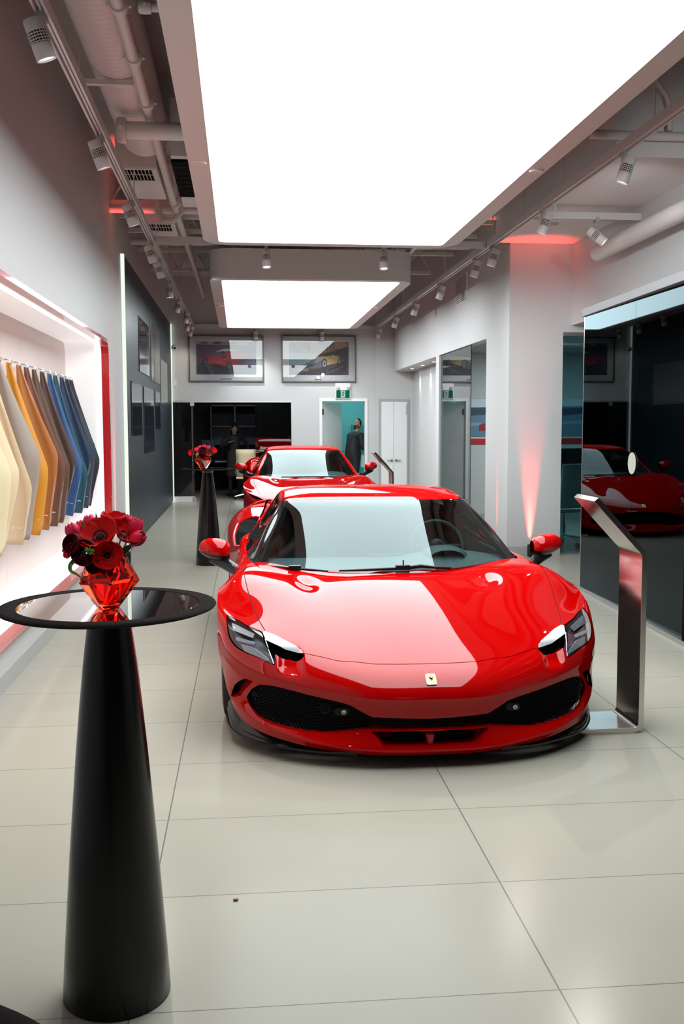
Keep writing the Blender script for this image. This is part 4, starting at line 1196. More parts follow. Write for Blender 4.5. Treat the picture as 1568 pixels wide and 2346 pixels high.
# ---- dark feature wall ------------------------------------------------------
M_slate = mat('dark slate panel', (0.016, 0.028, 0.038), 0.4, mott=0.15, mscale=3)
fp = thing('feature_wall_panel', 'tall dark slate wall panel with dark picture tiles, left of the rear glass office', 'wall panel', (XL, 12.3, 0.0))
build('panel', MB().box((0.0, 0.10, 0.02), (0.035, 8.22, 3.60)), M_slate, fp, smooth=False)
M_edge_led = emit_mat('cool LED edge', (0.92, 1.0, 0.88), 1.1)
build('light_strip', MB().box((0.0, 0.05, 0.0), (0.04, 0.10, 3.61)), M_edge_led, fp, smooth=False)
build('light_strip', MB().box((0.0, 8.22, 0.0), (0.05, 8.29, 3.60)), M_edge_led, fp, smooth=False)
M_tile_a = mat('smoked picture glass', (0.030, 0.034, 0.042), 0.10, coat=0.5); M_tile_b = mat('smoked grey print', (0.10, 0.10, 0.095), 0.2, coat=0.4)
for (y0, y1, z0, z1), mm in (((13.95, 15.45, 2.30, 3.05), M_tile_a), ((15.80, 17.48, 2.26, 3.17), M_tile_b), ((17.65, 19.25, 1.93, 2.72), M_tile_b), ((12.86, 14.18, 1.43, 2.12), M_tile_a), ((14.50, 16.10, 1.16, 2.12), M_tile_a), ((16.45, 17.41, 1.51, 2.12), M_tile_a)):
    build('picture_tile', MB().box((0.035, y0-12.3, z0), (0.048, y1-12.3, z1)), mm, fp, smooth=False, bevel=0.003)

# ---- framed car photographs --------------------------------------------------
def layer_print(name, parent, polys, w, h, y):
    """flat printed picture: polygons in 0..1 space, each on its own ink layer"""
    m = MB(); ms = []
    for k, (col, pts) in enumerate(polys):
        mm = mat('ink %02d%02d%02d' % tuple(int(c*99) for c in col), col, 0.5)
        if mm not in ms: ms.append(mm)
        m.cur = ms.index(mm)
        m.add([((px-0.5)*w, y-0.0004*k, (pz-0.5)*h) for px, pz in pts], [tuple(range(len(pts)))])
    return build(name, m, ms, parent, smooth=False, merge=0)
def disc(cx, cy, rx, ry, n=20): return [(cx+rx*cos(2*pi*k/n), cy+ry*sin(2*pi*k/n)) for k in range(n)]
M_frame = mat('dark bronze frame', (0.10, 0.095, 0.09), 0.4, metal=0.5)
M_mount = mat('grey picture mount', (0.40, 0.41, 0.41), 0.6)
M_picglass = glass_mat('picture glass', (0.97, 0.98, 0.98), 1.45)
RED, DRED = (0.28, 0.012, 0.03), (0.12, 0.006, 0.015)
picA = [((0.045, 0.04, 0.065), [(0,0),(1,0),(1,1),(0,1)]), ((0.20,0.19,0.22), [(0,.92),(1,.89),(1,1),(0,1)]),
 (DRED, [(.07,.94),(.17,.94),(.20,1),(.10,1)]), (DRED, [(.27,.93),(.39,.93),(.42,1),(.31,1)]), (DRED, [(.52,.925),(.66,.92),(.70,1),(.58,1)]), (DRED, [(.85,.915),(1,.91),(1,1),(.90,1)]),
 ((0.008,0.008,0.012), [(.07,.34),(.45,.14),(.60,.10),(1,.12),(1,.24),(.70,.22),(.30,.38)]),
 ((0.02,0.02,0.03), [(0,0),(1,0),(1,.05),(.5,.12),(0,.3)]),
 (RED, [(.065,.38),(.065,.48),(.10,.55),(.20,.60),(.30,.66),(.36,.72),(.45,.78),(.55,.78),(.70,.73),(.85,.71),(.88,.66),(.84,.56),(.78,.48),(.72,.40),(.66,.30),(.58,.22),(.50,.24),(.40,.29),(.22,.32),(.12,.36)]),
 ((0.42,0.40,0.36), [(.31,.68),(.38,.74),(.47,.79),(.57,.78),(.66,.74),(.57,.72),(.47,.71),(.38,.70)]),
 ((0.05,0.045,0.09), [(.22,.57),(.30,.67),(.38,.70),(.48,.70),(.44,.62),(.33,.57)]), ((0.02,0.01,0.015), [(.42,.53),(.49,.58),(.49,.53),(.45,.49)]),
 ((0.35,0.02,0.04), [(.22,.44),(.48,.42),(.56,.36),(.50,.31),(.22,.35)]),
 ((0.02,0.015,0.015), [(.55,.66),(.64,.73),(.82,.70),(.86,.66),(.70,.66)]), ((0.008,0.008,0.01), disc(.145,.41,.045,.11)), ((0.05,0.05,0.06), disc(.145,.41,.030,.075)),
 ((0.008,0.008,0.01), disc(.545,.27,.042,.135)), ((0.06,0.06,0.07), disc(.545,.27,.028,.095))]
TAN = (0.16, 0.105, 0.06)
picB = [(TAN, [(0,0),(1,0),(1,1),(0,1)]), ((0.10,0.12,0.17), [(0,.72),(.03,.72),(.04,1),(0,1)]), ((0.09,0.06,0.035), [(.04,.70),(.22,.70),(.22,1),(.04,1)]), ((0.02,0.025,0.03), [(.23,.83),(.36,.70),(.36,1),(.23,1)]),
 ((0.02,0.02,0.03), [(.49,.92),(.64,.92),(.62,1),(.49,1)]), ((0.02,0.02,0.03), [(.58,.90),(.65,.73),(.66,1),(.60,1)]), ((0.02,0.02,0.03), [(.65,.97),(.70,.75),(.70,1)]), ((0.02,0.02,0.03), [(.71,.97),(.745,.78),(.76,1),(.72,1)]),
 ((0.30,0.17,0.08), [(.78,.82),(.88,.80),(.97,.90),(.96,1),(.78,1)]), ((0.02,0.012,0.014), [(.55,.62),(.75,.72),(.90,.82),(1,.86),(1,0),(.30,0),(.35,.3)]), ((0.035,0.015,0.02), [(.86,.72),(.98,.82),(1,.78),(1,.72)]),
 ((0.16,0.23,0.26), [(0,.30),(.22,.28),(.45,.40),(.52,.64),(.2,.66),(0,.67)]),
 ((0.03,0.016,0.03), [(0,.16),(.3,.10),(.6,.06),(1,.20),(1,0),(0,0)]), ((0.04,0.03,0.05), [(0,.30),(.22,.27),(.14,.15),(0,.18)]), ((0.10,0.11,0.12), [(.56,0),(.58,0),(.95,.28),(.94,.29)]),
 ((0.06,0.06,0.075), [(.16,.20),(.22,.30),(.32,.38),(.40,.48),(.45,.55),(.55,.55),(.62,.50),(.60,.36),(.55,.22),(.40,.18)]),
 ((0.30,0.20,0.08), [(.40,.48),(.46,.56),(.60,.58),(.75,.60),(.83,.57),(.845,.45),(.80,.36),(.66,.30),(.60,.28),(.56,.44)]), ((0.10,0.16,0.26), [(.42,.42),(.50,.46),(.56,.50),(.55,.44),(.46,.36)]),
 ((0.012,0.012,0.016), [(.44,.55),(.52,.64),(.66,.70),(.78,.66),(.80,.59),(.66,.58)]), ((0.45,0.32,0.03), [(.72,.62),(.77,.57),(.76,.55),(.72,.59)]), ((0.01,0.01,0.012), [(.20,.24),(.36,.34),(.44,.30),(.30,.20)]),
 ((0.012,0.012,0.015), disc(.59,.35,.048,.15)), ((0.22,0.22,0.24), disc(.592,.34,.030,.10)), ((0.03,0.03,0.035), disc(.592,.34,.018,.06)), ((0.012,0.012,0.015), disc(.84,.40,.025,.09)), ((0.16,0.16,0.18), disc(.842,.40,.014,.055))]
def picture(label, x0, x1, z0, z1, polys, cap):
    cx, cz = (x0+x1)/2, (z0+z1)/2; W, Hh = x1-x0, z1-z0
    t = thing('framed_picture', label, 'framed picture', (cx, YB-0.002, cz))
    O = [(a, 0, b) for a, b in ((-W/2,-Hh/2),(W/2,-Hh/2),(W/2,Hh/2),(-W/2,Hh/2))]; I = [(a*(1-0.05/W), 0, b*(1-0.05/Hh)) for a, _, b in O]
    m = MB(); ring(m, [(a,-0.05,b) for a,_,b in I], [(a,-0.05,b) for a,_,b in O]); ring(m, [(a,-0.05,b) for a,_,b in O], [(a,0,b) for a,_,b in O]); ring(m, [(a,-0.05,b) for a,_,b in I], [(a,-0.01,b) for a,_,b in I])
    build('frame', m, M_frame, t, smooth=False)
    build('mount', MB().box((-W/2+0.01, -0.012, -Hh/2+0.01), (W/2-0.01, 0, Hh/2-0.01)), M_mount, t, smooth=False)
    p = layer_print('print', t, polys, W*0.80, Hh*0.70, -0.014); p.location.z = Hh*0.01
    m = MB()
    for k in range(cap[0]):
        m.add([(cap[1]+k*0.032, -0.0128, -Hh*0.455), (cap[1]+k*0.032+0.022, -0.0128, -Hh*0.455), (cap[1]+k*0.032+0.026, -0.0128, -Hh*0.425), (cap[1]+k*0.032+0.004, -0.0128, -Hh*0.425)], [(0,1,2,3)])
    build('caption', m, mat('caption ink', (0.05, 0.045, 0.05), 0.6), t, smooth=False)
    m = MB().quad((-W/2+0.02, -0.035, -Hh/2+0.02), (W/2-0.02, -0.035, -Hh/2+0.02), (W/2-0.02, -0.035, Hh/2-0.02), (-W/2+0.02, -0.035, Hh/2-0.02))
    build('glazing', m, M_picglass, t, smooth=False)
picture('framed photograph of a red sports car on track, left of two on the rear wall', -1.012, 0.504, 2.447, 3.385, picA, (7, -0.12))
picture('framed photograph of a silver-yellow open sports car, right one on the rear wall', 0.869, 2.403, 2.442, 3.395, picB, (4, -0.08))

# ---- running-man sign over the rear door ---------------------------------------
ex = thing('exit_sign', 'green running-man sign with two emergency lamp heads over the rear doorway', 'exit sign', (2.127, YB, 2.26))
build('housing', MB().box((-0.158, -0.05, -0.16), (0.158, 0, 0.165)), M_whitemetal, ex, bevel=0.006)
build('sign_face', MB().box((-0.138, -0.053, -0.142), (0.138, -0.049, 0.020)), emit_mat('exit green', (0.005, 0.16, 0.10), 0.9), ex, smooth=False)
m = MB(); m.quad((-0.047, -0.0535, -0.130), (0.047, -0.0535, -0.130), (0.047, -0.0535, 0.008), (-0.047, -0.0535, 0.008)); build('sign_doorway', m, emit_mat('exit white', (0.75, 0.95, 0.92), 0.75), ex, smooth=False)
m = MB(); q = lambda pts: m.add([(a*0.10, -0.054, -0.062+b*0.10) for a, b in pts], [tuple(range(len(pts)))])
q(disc(.14, .50, .085, .085, 14)); q([(-.05,.36),(.12,.40),(.18,.30),(.06,.0),(-.10,.02),(-.02,.22)]); q([(.12,.38),(.42,.14),(.38,.08),(.14,.24)]); q([(-.05,.36),(-.34,.24),(-.36,.10),(-.29,.10),(-.27,.18),(0,.26)])
q([(.06,.0),(.18,-.22),(.30,-.52),(.21,-.56),(.08,-.26),(-.06,-.02)]); q([(-.10,.04),(-.14,-.24),(-.42,-.26),(-.42,-.34),(-.06,-.32),(.02,-.02)])
build('sign_figure', m, emit_mat('exit dark green', (0.004, 0.09, 0.06), 0.8), ex, smooth=False, merge=0)
for sx in (-0.10, 0.10):
    build('lamp_head', MB().lathe([(0.0, 0.06), (0.030, 0.058), (0.036, 0.045), (0.030, 0.0)], (sx, -0.05, 0.085), 20, (0.15*np.sign(sx), -1, -0.35)), M_whitemetal, ex)

# ---- rear doors ------------------------------------------------------------------
d1 = thing('door', 'white door leaf standing half open into the teal-lit corridor', 'door', (1.72, YB+0.13, 0.0), radians(56))
M_door = mat('white door', (0.72, 0.735, 0.735), 0.45)
build('leaf', MB().box((0, 0, 0.01), (0.86, 0.045, 2.035)), M_door, d1, smooth=False, bevel=0.003)
build('hinge', MB().box((-0.01, -0.012, 1.78), (0.02, 0.0, 1.90)), M_black, d1, smooth=False)
build('lever_handle', MB().tube([(0.80, -0.02, 1.0), (0.80, -0.06, 1.0), (0.70, -0.06, 1.0)], 0.010, 8), M_alu, d1)
m = MB(); m.box((1.64, YB-0.02, 0), (1.70, YB-0.001, 2.055)); m.box((2.585, YB-0.02, 0), (2.645, YB-0.001, 2.055)); m.box((1.64, YB-0.02, 2.055), (2.645, YB-0.001, 2.115))
o = build('trim_1', m, M_door, smooth=False); struct(o)
dd = thing('double_door', 'narrow pale grey double doors with lever handles in the rear corner', 'door', (3.19, YB-0.03, 0))
M_gframe = mat('grey door frame', (0.34, 0.36, 0.37), 0.4)
m = MB(); m.box((-0.315, -0.025, 0), (-0.275, 0.05, 2.10)); m.box((0.275, -0.025, 0), (0.315, 0.05, 2.10)); m.box((-0.275, -0.025, 2.055), (0.275, 0.05, 2.10)); build('frame', m, M_gframe, dd, smooth=False)
for sg in (-1, 1):
    x0, x1 = (-0.275, -0.0025) if sg < 0 else (0.0025, 0.275)
    lf = build('leaf', MB().box((x0, -0.01, 0.01), (x1, 0.035, 2.053)), M_door, dd, smooth=False, bevel=0.002)
    m = MB().lathe([(0.026, 0), (0.026, 0.012), (0.012, 0.014), (0.012, 0.04)], (sg*0.045, -0.01, 0.83), 20, (0, -1, 0)); m.tube([(sg*0.045, -0.045, 0.83), (sg*0.145, -0.048, 0.825)], [0.011, 0.008], 8)
    build('lever_handle', m, mat('dark steel', (0.30, 0.30, 0.30), 0.3, metal=1), lf)
build('hinge', MB().box((0.255, -0.03, 1.78), (0.285, -0.008, 1.98)), M_gframe, dd, smooth=False)

# ---- rear glass office front --------------------------------------------------------
M_smoke = glass_mat('smoked office glass', (0.30, 0.33, 0.34), 1.5)
of = thing('glass_partition', 'dark smoked glass partition of the rear office under the pictures', 'glass partition', (-1.40, YB+0.02, 0))
build('head_rail', MB().box((0.02, -0.03, 2.03), (2.46, 0.05, 2.06)), M_alu, of, smooth=False)
build('pane', MB().box((0.03, 0.0, 0.11), (0.47, 0.01, 2.03)), M_smoke, of, smooth=False)
build('pane', MB().box((1.72, 0.0, 0.02), (2.45, 0.01, 2.03)), M_smoke, of, smooth=False)
build('sill_rail', MB().box((0.02, -0.03, 0.0), (0.47, 0.04, 0.11)), M_whitemetal, of, smooth=False)
build('patch_fitting', MB().box((0.40, -0.02, 1.96), (0.48, 0.03, 2.03)), M_alu, of, smooth=False)
build('patch_fitting', MB().box((0.43, -0.04, 0.0), (0.50, 0.05, 0.10)), M_alu, of, smooth=False)

# ---- office glass on the right --------------------------------------------------------
M_teal_glass = glass_mat('teal tinted glass', (0.34, 0.50, 0.53), 1.5)
o = build('glass_panel', MB().box((XR+0.03, 13.72, 0.003), (XR+0.042, 15.795, 2.66)), glass_mat('grey tinted glass', (0.24, 0.31, 0.32), 1.6), smooth=False); tag(o, 'tinted glass sliding panel in the opening beside the alcove', 'glass panel')
o = build('window_pane', MB().box((3.80, 11.56, 0.02), (6.6, 11.572, 2.60)), M_teal_glass, smooth=False); tag(o, 'teal tinted office window right of the red-lit pier', 'glass panel')
m = MB(); m.box((3.80, 11.53, 2.60), (6.6, 11.60, 2.64)); m.box((3.80, 11.53, 0), (6.6, 11.60, 0.02)); struct(build('trim_2', m, M_alu, smooth=False))
ps = thing('track_poster', 'wide blue poster of a race track above the red stripe in the office', 'poster', (4.95, 15.948, 1.675))
P = [((0.10, 0.20, 0.30), [(0,0),(1,0),(1,1),(0,1)]), ((0.55,0.62,0.68), [(0,.78),(1,.82),(1,1),(0,1)]), ((0.02,0.05,0.09), [(0,.55),(.2,.60),(.5,.5),(.8,.62),(1,.6),(1,.80),(.6,.74),(.3,.80),(0,.76)]), ((0.25,0.30,0.34), [(0,.28),(1,.34),(1,.44),(0,.36)]), ((0.30,0.01,0.02), [(.07,.14),(.13,.14),(.15,.28),(.10,.36),(.07,.30)]), ((0.03,0.03,0.05), [(.44,.20),(.60,.18),(.62,.36),(.52,.46),(.45,.36)])]
layer_print('print', ps, P, 2.5, 0.60, -0.012)
build('board', MB().prism([(a, -0.010, b) for a, b in rrect(-1.25, -0.30, 1.25, 0.30, 0.05, 6)], (0, 0.010, 0)), M_black, ps, smooth=False)
o = build('trim_3', MB().box((3.32, 15.935, 1.245), (7.1, 15.95, 1.335)), mat('red stripe paint', (0.50, 0.012, 0.02), 0.4), smooth=False); struct(o)
o = build('trim_4', MB().box((3.32, 15.93, 0), (7.1, 15.95, 0.11)), M_greybase, smooth=False); struct(o)
dk = thing('desk', 'white office desk behind the teal window glass', 'desk', (4.75, 13.2, 0))
build('top', MB().box((-0.80, -0.40, 0.71), (0.80, 0.40, 0.74)), M_whitemetal, dk, smooth=False, bevel=0.004)
for x in (-0.55, 0.75):
    for y in (-0.35, 0.35): build('leg', MB().box((x-0.025, y-0.025, 0), (x+0.025, y+0.025, 0.71)), M_whitemetal, dk, smooth=False)
mo = thing('monitor', 'black monitor seen from behind on the office desk', 'monitor', (4.45, 13.15, 0.74), radians(14))
build('screen', MB().box((-0.29, 0, 0.12), (0.22, 0.03, 0.50)), M_plastic, mo, bevel=0.01)
build('stand', MB().lathe([(0.10, 0), (0.10, 0.012), (0.02, 0.02), (0.02, 0.2)], (-0.03, 0.03, 0), 24), M_plastic, mo)
build('cable', MB().tube([(-0.15, -0.012, 0.25), (-0.08, -0.02, 0.19), (0.02, -0.02, 0.18), (0.10, -0.02, 0.21), (0.15, -0.012, 0.26)], 0.006, 6), M_greybase, mo)
gl = thing('coupe_glass', 'small stemmed glass of pale drink on the office desk', 'glass', (4.47, 12.92, 0.74))
build('bowl', MB().lathe([(0.001, 0.055), (0.02, 0.06), (0.045, 0.085), (0.048, 0.10)], (0, 0, 0), 24), mat('pale drink', (0.6, 0.55, 0.35), 0.2), gl)
build('stem', MB().lathe([(0.03, 0), (0.03, 0.003), (0.004, 0.006), (0.004, 0.058)], (0, 0, 0), 16), M_whitemetal, gl)
def office_chair(label, loc, rz, mt):
    t = thing('office_chair', label, 'chair', loc, rz)
    build('seat', MB().box((-0.24, -0.24, 0.44), (0.24, 0.24, 0.49)), mt, t, bevel=0.02, bseg=3)
    G = [[(x, 0.22+0.10*(z-0.5)+0.03*(1-(x/0.24)**2), z) for x in (-0.23, -0.12, 0, 0.12, 0.23)] for z in (0.50, 0.65, 0.80, 0.95, 1.06)]
    o = build('backrest', MB().grid(G), mt, t, angle=80); md = o.modifiers.new('t', 'SOLIDIFY'); md.thickness = 0.03
    build('gas_column', MB().lathe([(0.03, 0.08), (0.03, 0.3), (0.02, 0.3), (0.02, 0.44)], (0, 0, 0), 16), M_chrome, t)
    for k in range(5):
        a = 2*pi*k/5+0.3; b = build('base_arm', MB().tube([(0, 0, 0.12), (0.16*cos(a), 0.16*sin(a), 0.10), (0.30*cos(a), 0.30*sin(a), 0.065)], [0.026, 0.022, 0.014], 8), M_chrome, t)
        build('castor', MB().lathe([(0.0, -0.02), (0.028, -0.02), (0.028, 0.02), (0.0, 0.02)], (0.30*cos(a), 0.30*sin(a), 0.028), 16, (-sin(a), cos(a), 0)), M_plastic, b)
    for sx in (-0.25, 0.25): build('armrest', MB().tube([(sx, 0.20, 0.55), (sx, 0.18, 0.70), (sx, -0.12, 0.70), (sx, -0.16, 0.47)], 0.012, 8), M_chrome, t)
    return t
office_chair('white office chair behind the teal window, at the desk', (4.15, 12.45, 0), radians(200), mat('white leather', (0.72, 0.74, 0.70), 0.5))

# ---- glass box on the right with dark room behind ------------------------------------------
gb = thing('glass_room', 'dark glass-walled room with brushed metal top rail at the right edge', 'glass room', (3.095, 6.646, 0), -atan2(0.092, 2.367))
GL_ = sqrt(0.092**2+2.367**2)
M_mirrorglass = glass_mat('black mirror glass', (0.05, 0.06, 0.065), 1.42, gcol=(0.45, 0.58, 0.63))
for y0, y1 in ((1.108, GL_), (0.0, 1.103)):
    rz = Matrix.Rotation(0.018, 3, 'Z'); P = [rz @ (Vector(q)-Vector((0, 1.1, 0)))+Vector((0.012, 1.1, 0)) for q in ((0, y0, 0.035), (0, y1, 0.035), (0.012, y1, 0.035), (0.012, y0, 0.035))]
    build('pane', MB().prism(P, (0, 0, 2.515)), M_mirrorglass, gb, smooth=False)
build('top_rail', MB().box((-0.03, -3.0, 2.545), (0.06, GL_+0.03, 2.618)), mat('dull brushed rail', (0.30, 0.30, 0.31), 0.5, metal=0.6), gb, smooth=False, bevel=0.004)
build('floor_rail', MB().box((-0.012, -3.0, 0.0), (0.03, GL_+0.02, 0.035)), M_alu, gb, smooth=False)
build('end_post', MB().box((-0.005, GL_-0.002, 0.0), (0.05, GL_+0.035, 2.55)), M_alu, gb, smooth=False)
build('edge_profile', MB().box((-0.006, -0.03, 0.0), (0.05, -0.001, 2.55)), M_black, gb, smooth=False)
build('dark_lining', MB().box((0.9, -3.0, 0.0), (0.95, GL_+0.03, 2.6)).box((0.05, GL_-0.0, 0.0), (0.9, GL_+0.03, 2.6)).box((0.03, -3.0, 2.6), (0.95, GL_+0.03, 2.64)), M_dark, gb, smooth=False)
m = MB(); m.lathe([(0, -0.004), (0.088, -0.004), (0.088, 0.0), (0, 0)], (0.008, 1.105, 1.243), 40, (1, 0, 0))
dh = build('door_pull', m, mat('pale metal disc', (0.62, 0.66, 0.58), 0.25, metal=0.2, coat=0.3), smooth=True); dh.parent = gb
o = build('wall_service', MB().box((4.1, 9.05, 0), (5.2, 9.15, 2.66)), M_dark, smooth=False); struct(o)

# ---- uplights ------------------------------------------------------------------------------
def uplight(label, loc, sz):
    t = thing('floor_uplight', label, 'uplight', loc)
    build('case', MB().box((-sz/2, -sz/2, 0.0), (sz/2, sz/2, sz*1.25)), M_plastic, t, bevel=0.008)
    build('lens', MB().lathe([(0, 0.003), (sz*0.33, 0.003), (sz*0.36, 0)], (0, 0, sz*1.25), 20), emit_mat('red LED lens', (1.0, 0.08, 0.05), 2.0), t)
    return t
uplight('black floor uplight throwing red light up the white pier', (3.44, 11.40, 0), 0.115)
uplight('black floor uplight washing the left wall red beside the niche', (-1.30, 11.35, 0), 0.115)
REDL = (1.0, 0.06, 0.045)
spot_light('uplight_beam_pier', (3.43, 11.49, 0.16), (3.42, 11.503, 3.0), 1300, 20, 0.9, REDL, 0.03)
spot_light('uplight_beam_side', (3.160, 12.1, 0.10), (3.168, 12.1, 3.0), 420, 15, 0.9, REDL, 0.03)
spot_light('uplight_beam_left', (-1.365, 11.35, 0.17), (-1.385, 11.35, 3.2), 1700, 17, 0.9, REDL, 0.03)
# soffit downlights in the alcove
for k, (x, y, wd) in enumerate(((3.38, 19.45, 'farthest'), (3.385, 18.35, 'middle'), (3.40, 17.35, 'nearest'))):
    t = thing('downlight', f'{wd} of three small recessed downlights in the alcove soffit', 'downlight', (x, y, 2.665), group='alcove downlights')
    build('lamp', MB().lathe([(0, -0.003), (0.032, -0.003), (0.036, 0.0)], (0, 0, 0), 20), emit_mat('downlight lamp', (1, 0.97, 0.92), 14.0), t)
    build('bezel', MB().lathe([(0.036, -0.001), (0.036, -0.005), (0.052, -0.004), (0.054, 0.0)], (0, 0, 0), 20), M_whitemetal, t)
    spot_light('downlight_beam', (x+0.08, y, 2.64), (x+0.12, y, 0), 25, 60, 0.8, (1, 0.97, 0.92), 0.03)
# office and corridor lamps
def area(name, loc, sx, sy, power, color=(1, 1, 1), rot=(0, 0, 0)):
    d = bpy.data.lights.new(name, 'AREA'); d.shape = 'RECTANGLE'; d.size = sx; d.size_y = sy; d.energy = power; d.color = color
    o = bpy.data.objects.new(name, d); COL.objects.link(o); o.location = loc; o.rotation_euler = rot; return o
area('office_lamp', (4.9, 13.9, 2.70), 1.2, 0.3, 95, (0.85, 0.97, 1.0))
area('corridor_lamp', (2.4, 21.9, 2.58), 0.9, 0.3, 15, (0.80, 1.0, 0.98))
# camera and switch plate on the rear wall
cc = thing('security_camera', 'small white dome security camera high on the rear wall corner', 'security camera', (-1.30, YB, 3.14))
build('bracket', MB().lathe([(0.05, 0), (0.05, 0.03), (0.03, 0.05)], (0, 0, 0), 20, (0, -1, 0)), M_whitemetal, cc)
build('dome', MB().ball((0, -0.09, -0.01), 0.055, 20, 12), M_whitemetal, cc)
build('camera_eye', MB().ball((0.02, -0.135, -0.025), 0.022, 14, 8), M_black, cc)
o = build('wall_plate', MB().box((-1.32, YB-0.012, 2.36), (-1.26, YB, 2.48)), M_whitemetal, smooth=False, bevel=0.003); tag(o, 'small white wall plate under the security camera', 'wall plate')
vg = thing('wall_vent', 'grey wall vent grille high on the right wall above the openings', 'vent', (XR, 14.2, 3.48))
build('frame', MB().box((-0.012, -0.36, -0.20), (0.0, 0.36, 0.20)), M_whitemetal, vg, smooth=False)
m = MB()
for k in range(12): m.box((-0.016, -0.33, -0.175+k*0.03), (-0.012, 0.33, -0.160+k*0.03))
build('louvres', m, mat('vent grey', (0.25, 0.24, 0.23), 0.5), vg, smooth=False)
# ================================================================== CEILING SERVICES
TZ = 3.54
def rail(label, a, b, drops=(), top=ZC):
    t = thing('track_rail', label, 'track rail', a)
    a = Vector(a); b = Vector(b); d = b-a; L = d.length; d.normalize(); s = Vector((-d.y, d.x, 0))
    def bar(o0, o1, z0, z1):
        m.prism([tuple(s*o0+Vector((0,0,z0))), tuple(s*o1+Vector((0,0,z0))), tuple(s*o1+Vector((0,0,z1))), tuple(s*o0+Vector((0,0,z1)))], d*L)
    m = MB(); bar(-0.032, 0.032, 0.012, 0.055); bar(-0.032, -0.018, -0.012, 0.012); bar(0.018, 0.032, -0.012, 0.012); bar(-0.006, 0.006, -0.004, 0.012)
    build('profile', m, M_railmat, t, smooth=False)
    for f in drops:
        p = d*(L*f); build('hanger_rod', MB().tube([tuple(p+Vector((0, 0, 0.055))), tuple(p+Vector((0, 0, top-a.z)))], 0.006, 6), M_whitemetal, t)
    return t
M_railmat = mat('aluminium track', (0.60, 0.58, 0.57), 0.4, metal=0.3)
XLt, XRt = -0.925, 2.80
rail('long lighting track rail along the left side of the ceiling', (XLt, 3.2, TZ), (XLt, 20.3, TZ), (0.36, 0.5, 0.65, 0.8))
rail('long lighting track rail along the right side of the ceiling', (XRt, 3.2, TZ), (XRt, 20.45, TZ), (0.2, 0.31, 0.38, 0.45, 0.6, 0.8))
rail('cross track rail between the two luminous ceiling panels', (XLt+0.04, 11.15, TZ), (XRt-0.04, 11.15, TZ), (0.18, 0.82))
rail('cross track rail before the rear wall pictures', (XLt, 20.50, TZ), (XRt, 20.50, TZ), ())
rail('short cross track rail under the right-hand low ceiling', (XRt+0.04, 9.55, TZ), (4.6, 9.55, TZ), (0.18, 0.72), 3.66)

def lens_mat(): return emit_mat('spotlight lens', (1.0, 0.88, 0.82), 1.8)
def band_mat():
    m = bpy.data.materials.new('perforated band'); m.use_nodes = True; nt = m.node_tree; b = nt.nodes['Principled BSDF']
    b.inputs['Base Color'].default_value = (0.02, 0.02, 0.02, 1); b.inputs['Roughness'].default_value = 0.5
    return m
M_band = band_mat()
def make_spot():
    t = thing('track_spotlight', 'x', 'spotlight', (0, 0, 0), group='track spotlights')
    # stem and adapter hang straight, the head is its own tilted part
    m = MB().box((-0.016, -0.045, -0.035), (0.016, 0.045, 0.012)); m.tube([(0, 0, -0.035), (0, 0, -0.075)], 0.012, 10); ad = build('adapter', m, M_gframe, t)
    h = build('lamp_body', MB().lathe([(0.0, 0.095), (0.046, 0.095), (0.049, 0.090), (0.049, 0.040), (0.045, 0.040), (0.045, -0.022), (0.049, -0.022), (0.049, -0.095), (0.044, -0.095), (0.040, -0.085)], (0, 0, 0), 32), M_whitemetal, t)
    build('grille_band', MB().lathe([(0.0457, -0.021), (0.0457, 0.039)], (0, 0, 0), 32), M_band, h)
    g = MB()
    for k in range(5): g.lathe([(0.046, -0.018+k*0.0135), (0.0495, -0.016+k*0.0135), (0.0495, -0.0135+k*0.0135), (0.046, -0.013+k*0.0135)], (0, 0, 0), 32)
    for k in range(20):
        a = 2*pi*k/20; g.box((0.0455, -0.0014, -0.021), (0.0493, 0.0014, 0.039), Matrix.Rotation(a, 3, 'Z'), (0, 0, 0))
    build('grille_bars', g, M_whitemetal, h, smooth=False)
    build('lens', MB().lathe([(0.0, -0.086), (0.041, -0.086)], (0, 0, 0), 28), lens_mat(), h, smooth=False)
    return t
SPOT0 = make_spot()
spot_n = [0]
def place_spot(x, y, off, axis, label):
    """off: head centre relative to the track, axis: beam direction"""
    t = SPOT0 if spot_n[0] == 0 else copy_tree(SPOT0)
    spot_n[0] += 1
    t.location = (x, y, TZ); t['label'] = label
    h = [c for c in t.children if c.name.startswith('lamp_body')][0]
    h.location = off; h.rotation_euler = Vector(axis).to_track_quat('-Z', 'Y').to_euler()
    return t
for k, y in enumerate((5.12, 7.18, 9.17, 11.18, 12.33, 14.15, 16.0, 17.6, 19.0, 20.1)):
    fl = 0.12 if k in (6, 8) else 0
    ax = (0.33, 0.15, -1) if k < 5 else ((0.02, 0.0, -1) if k == 5 else (-0.25, 0.1, -1))
    place_spot(XLt, y, (-0.018 if k != 7 else 0.03, 0.0, -0.125), ax, f'white cylindrical spotlight on the left track rail, {ORD[k]} from the camera')
for k, y in enumerate((5.2, 7.2, 9.15, 11.03, 11.84, 13.95, 16.0, 18.05, 20.2)):
    place_spot(XRt, y, (0.025, 0, -0.135), (-0.30, 0.15, -1), f'white cylindrical spotlight on the right track rail, {ORD[k]} from the camera')
place_spot(0.31, 11.15, (0, 0, -0.165), (0.05, -0.2, -1), 'white spotlight on the cross rail between the panels, left one')
place_spot(1.61, 11.15, (0, 0, -0.165), (0.03, -0.2, -1), 'white spotlight on the cross rail between the panels, right one')
place_spot(0.34, 20.50, (0, 0, -0.165), (0.0, 0.2, -1), 'white spotlight hanging in front of the left framed picture')
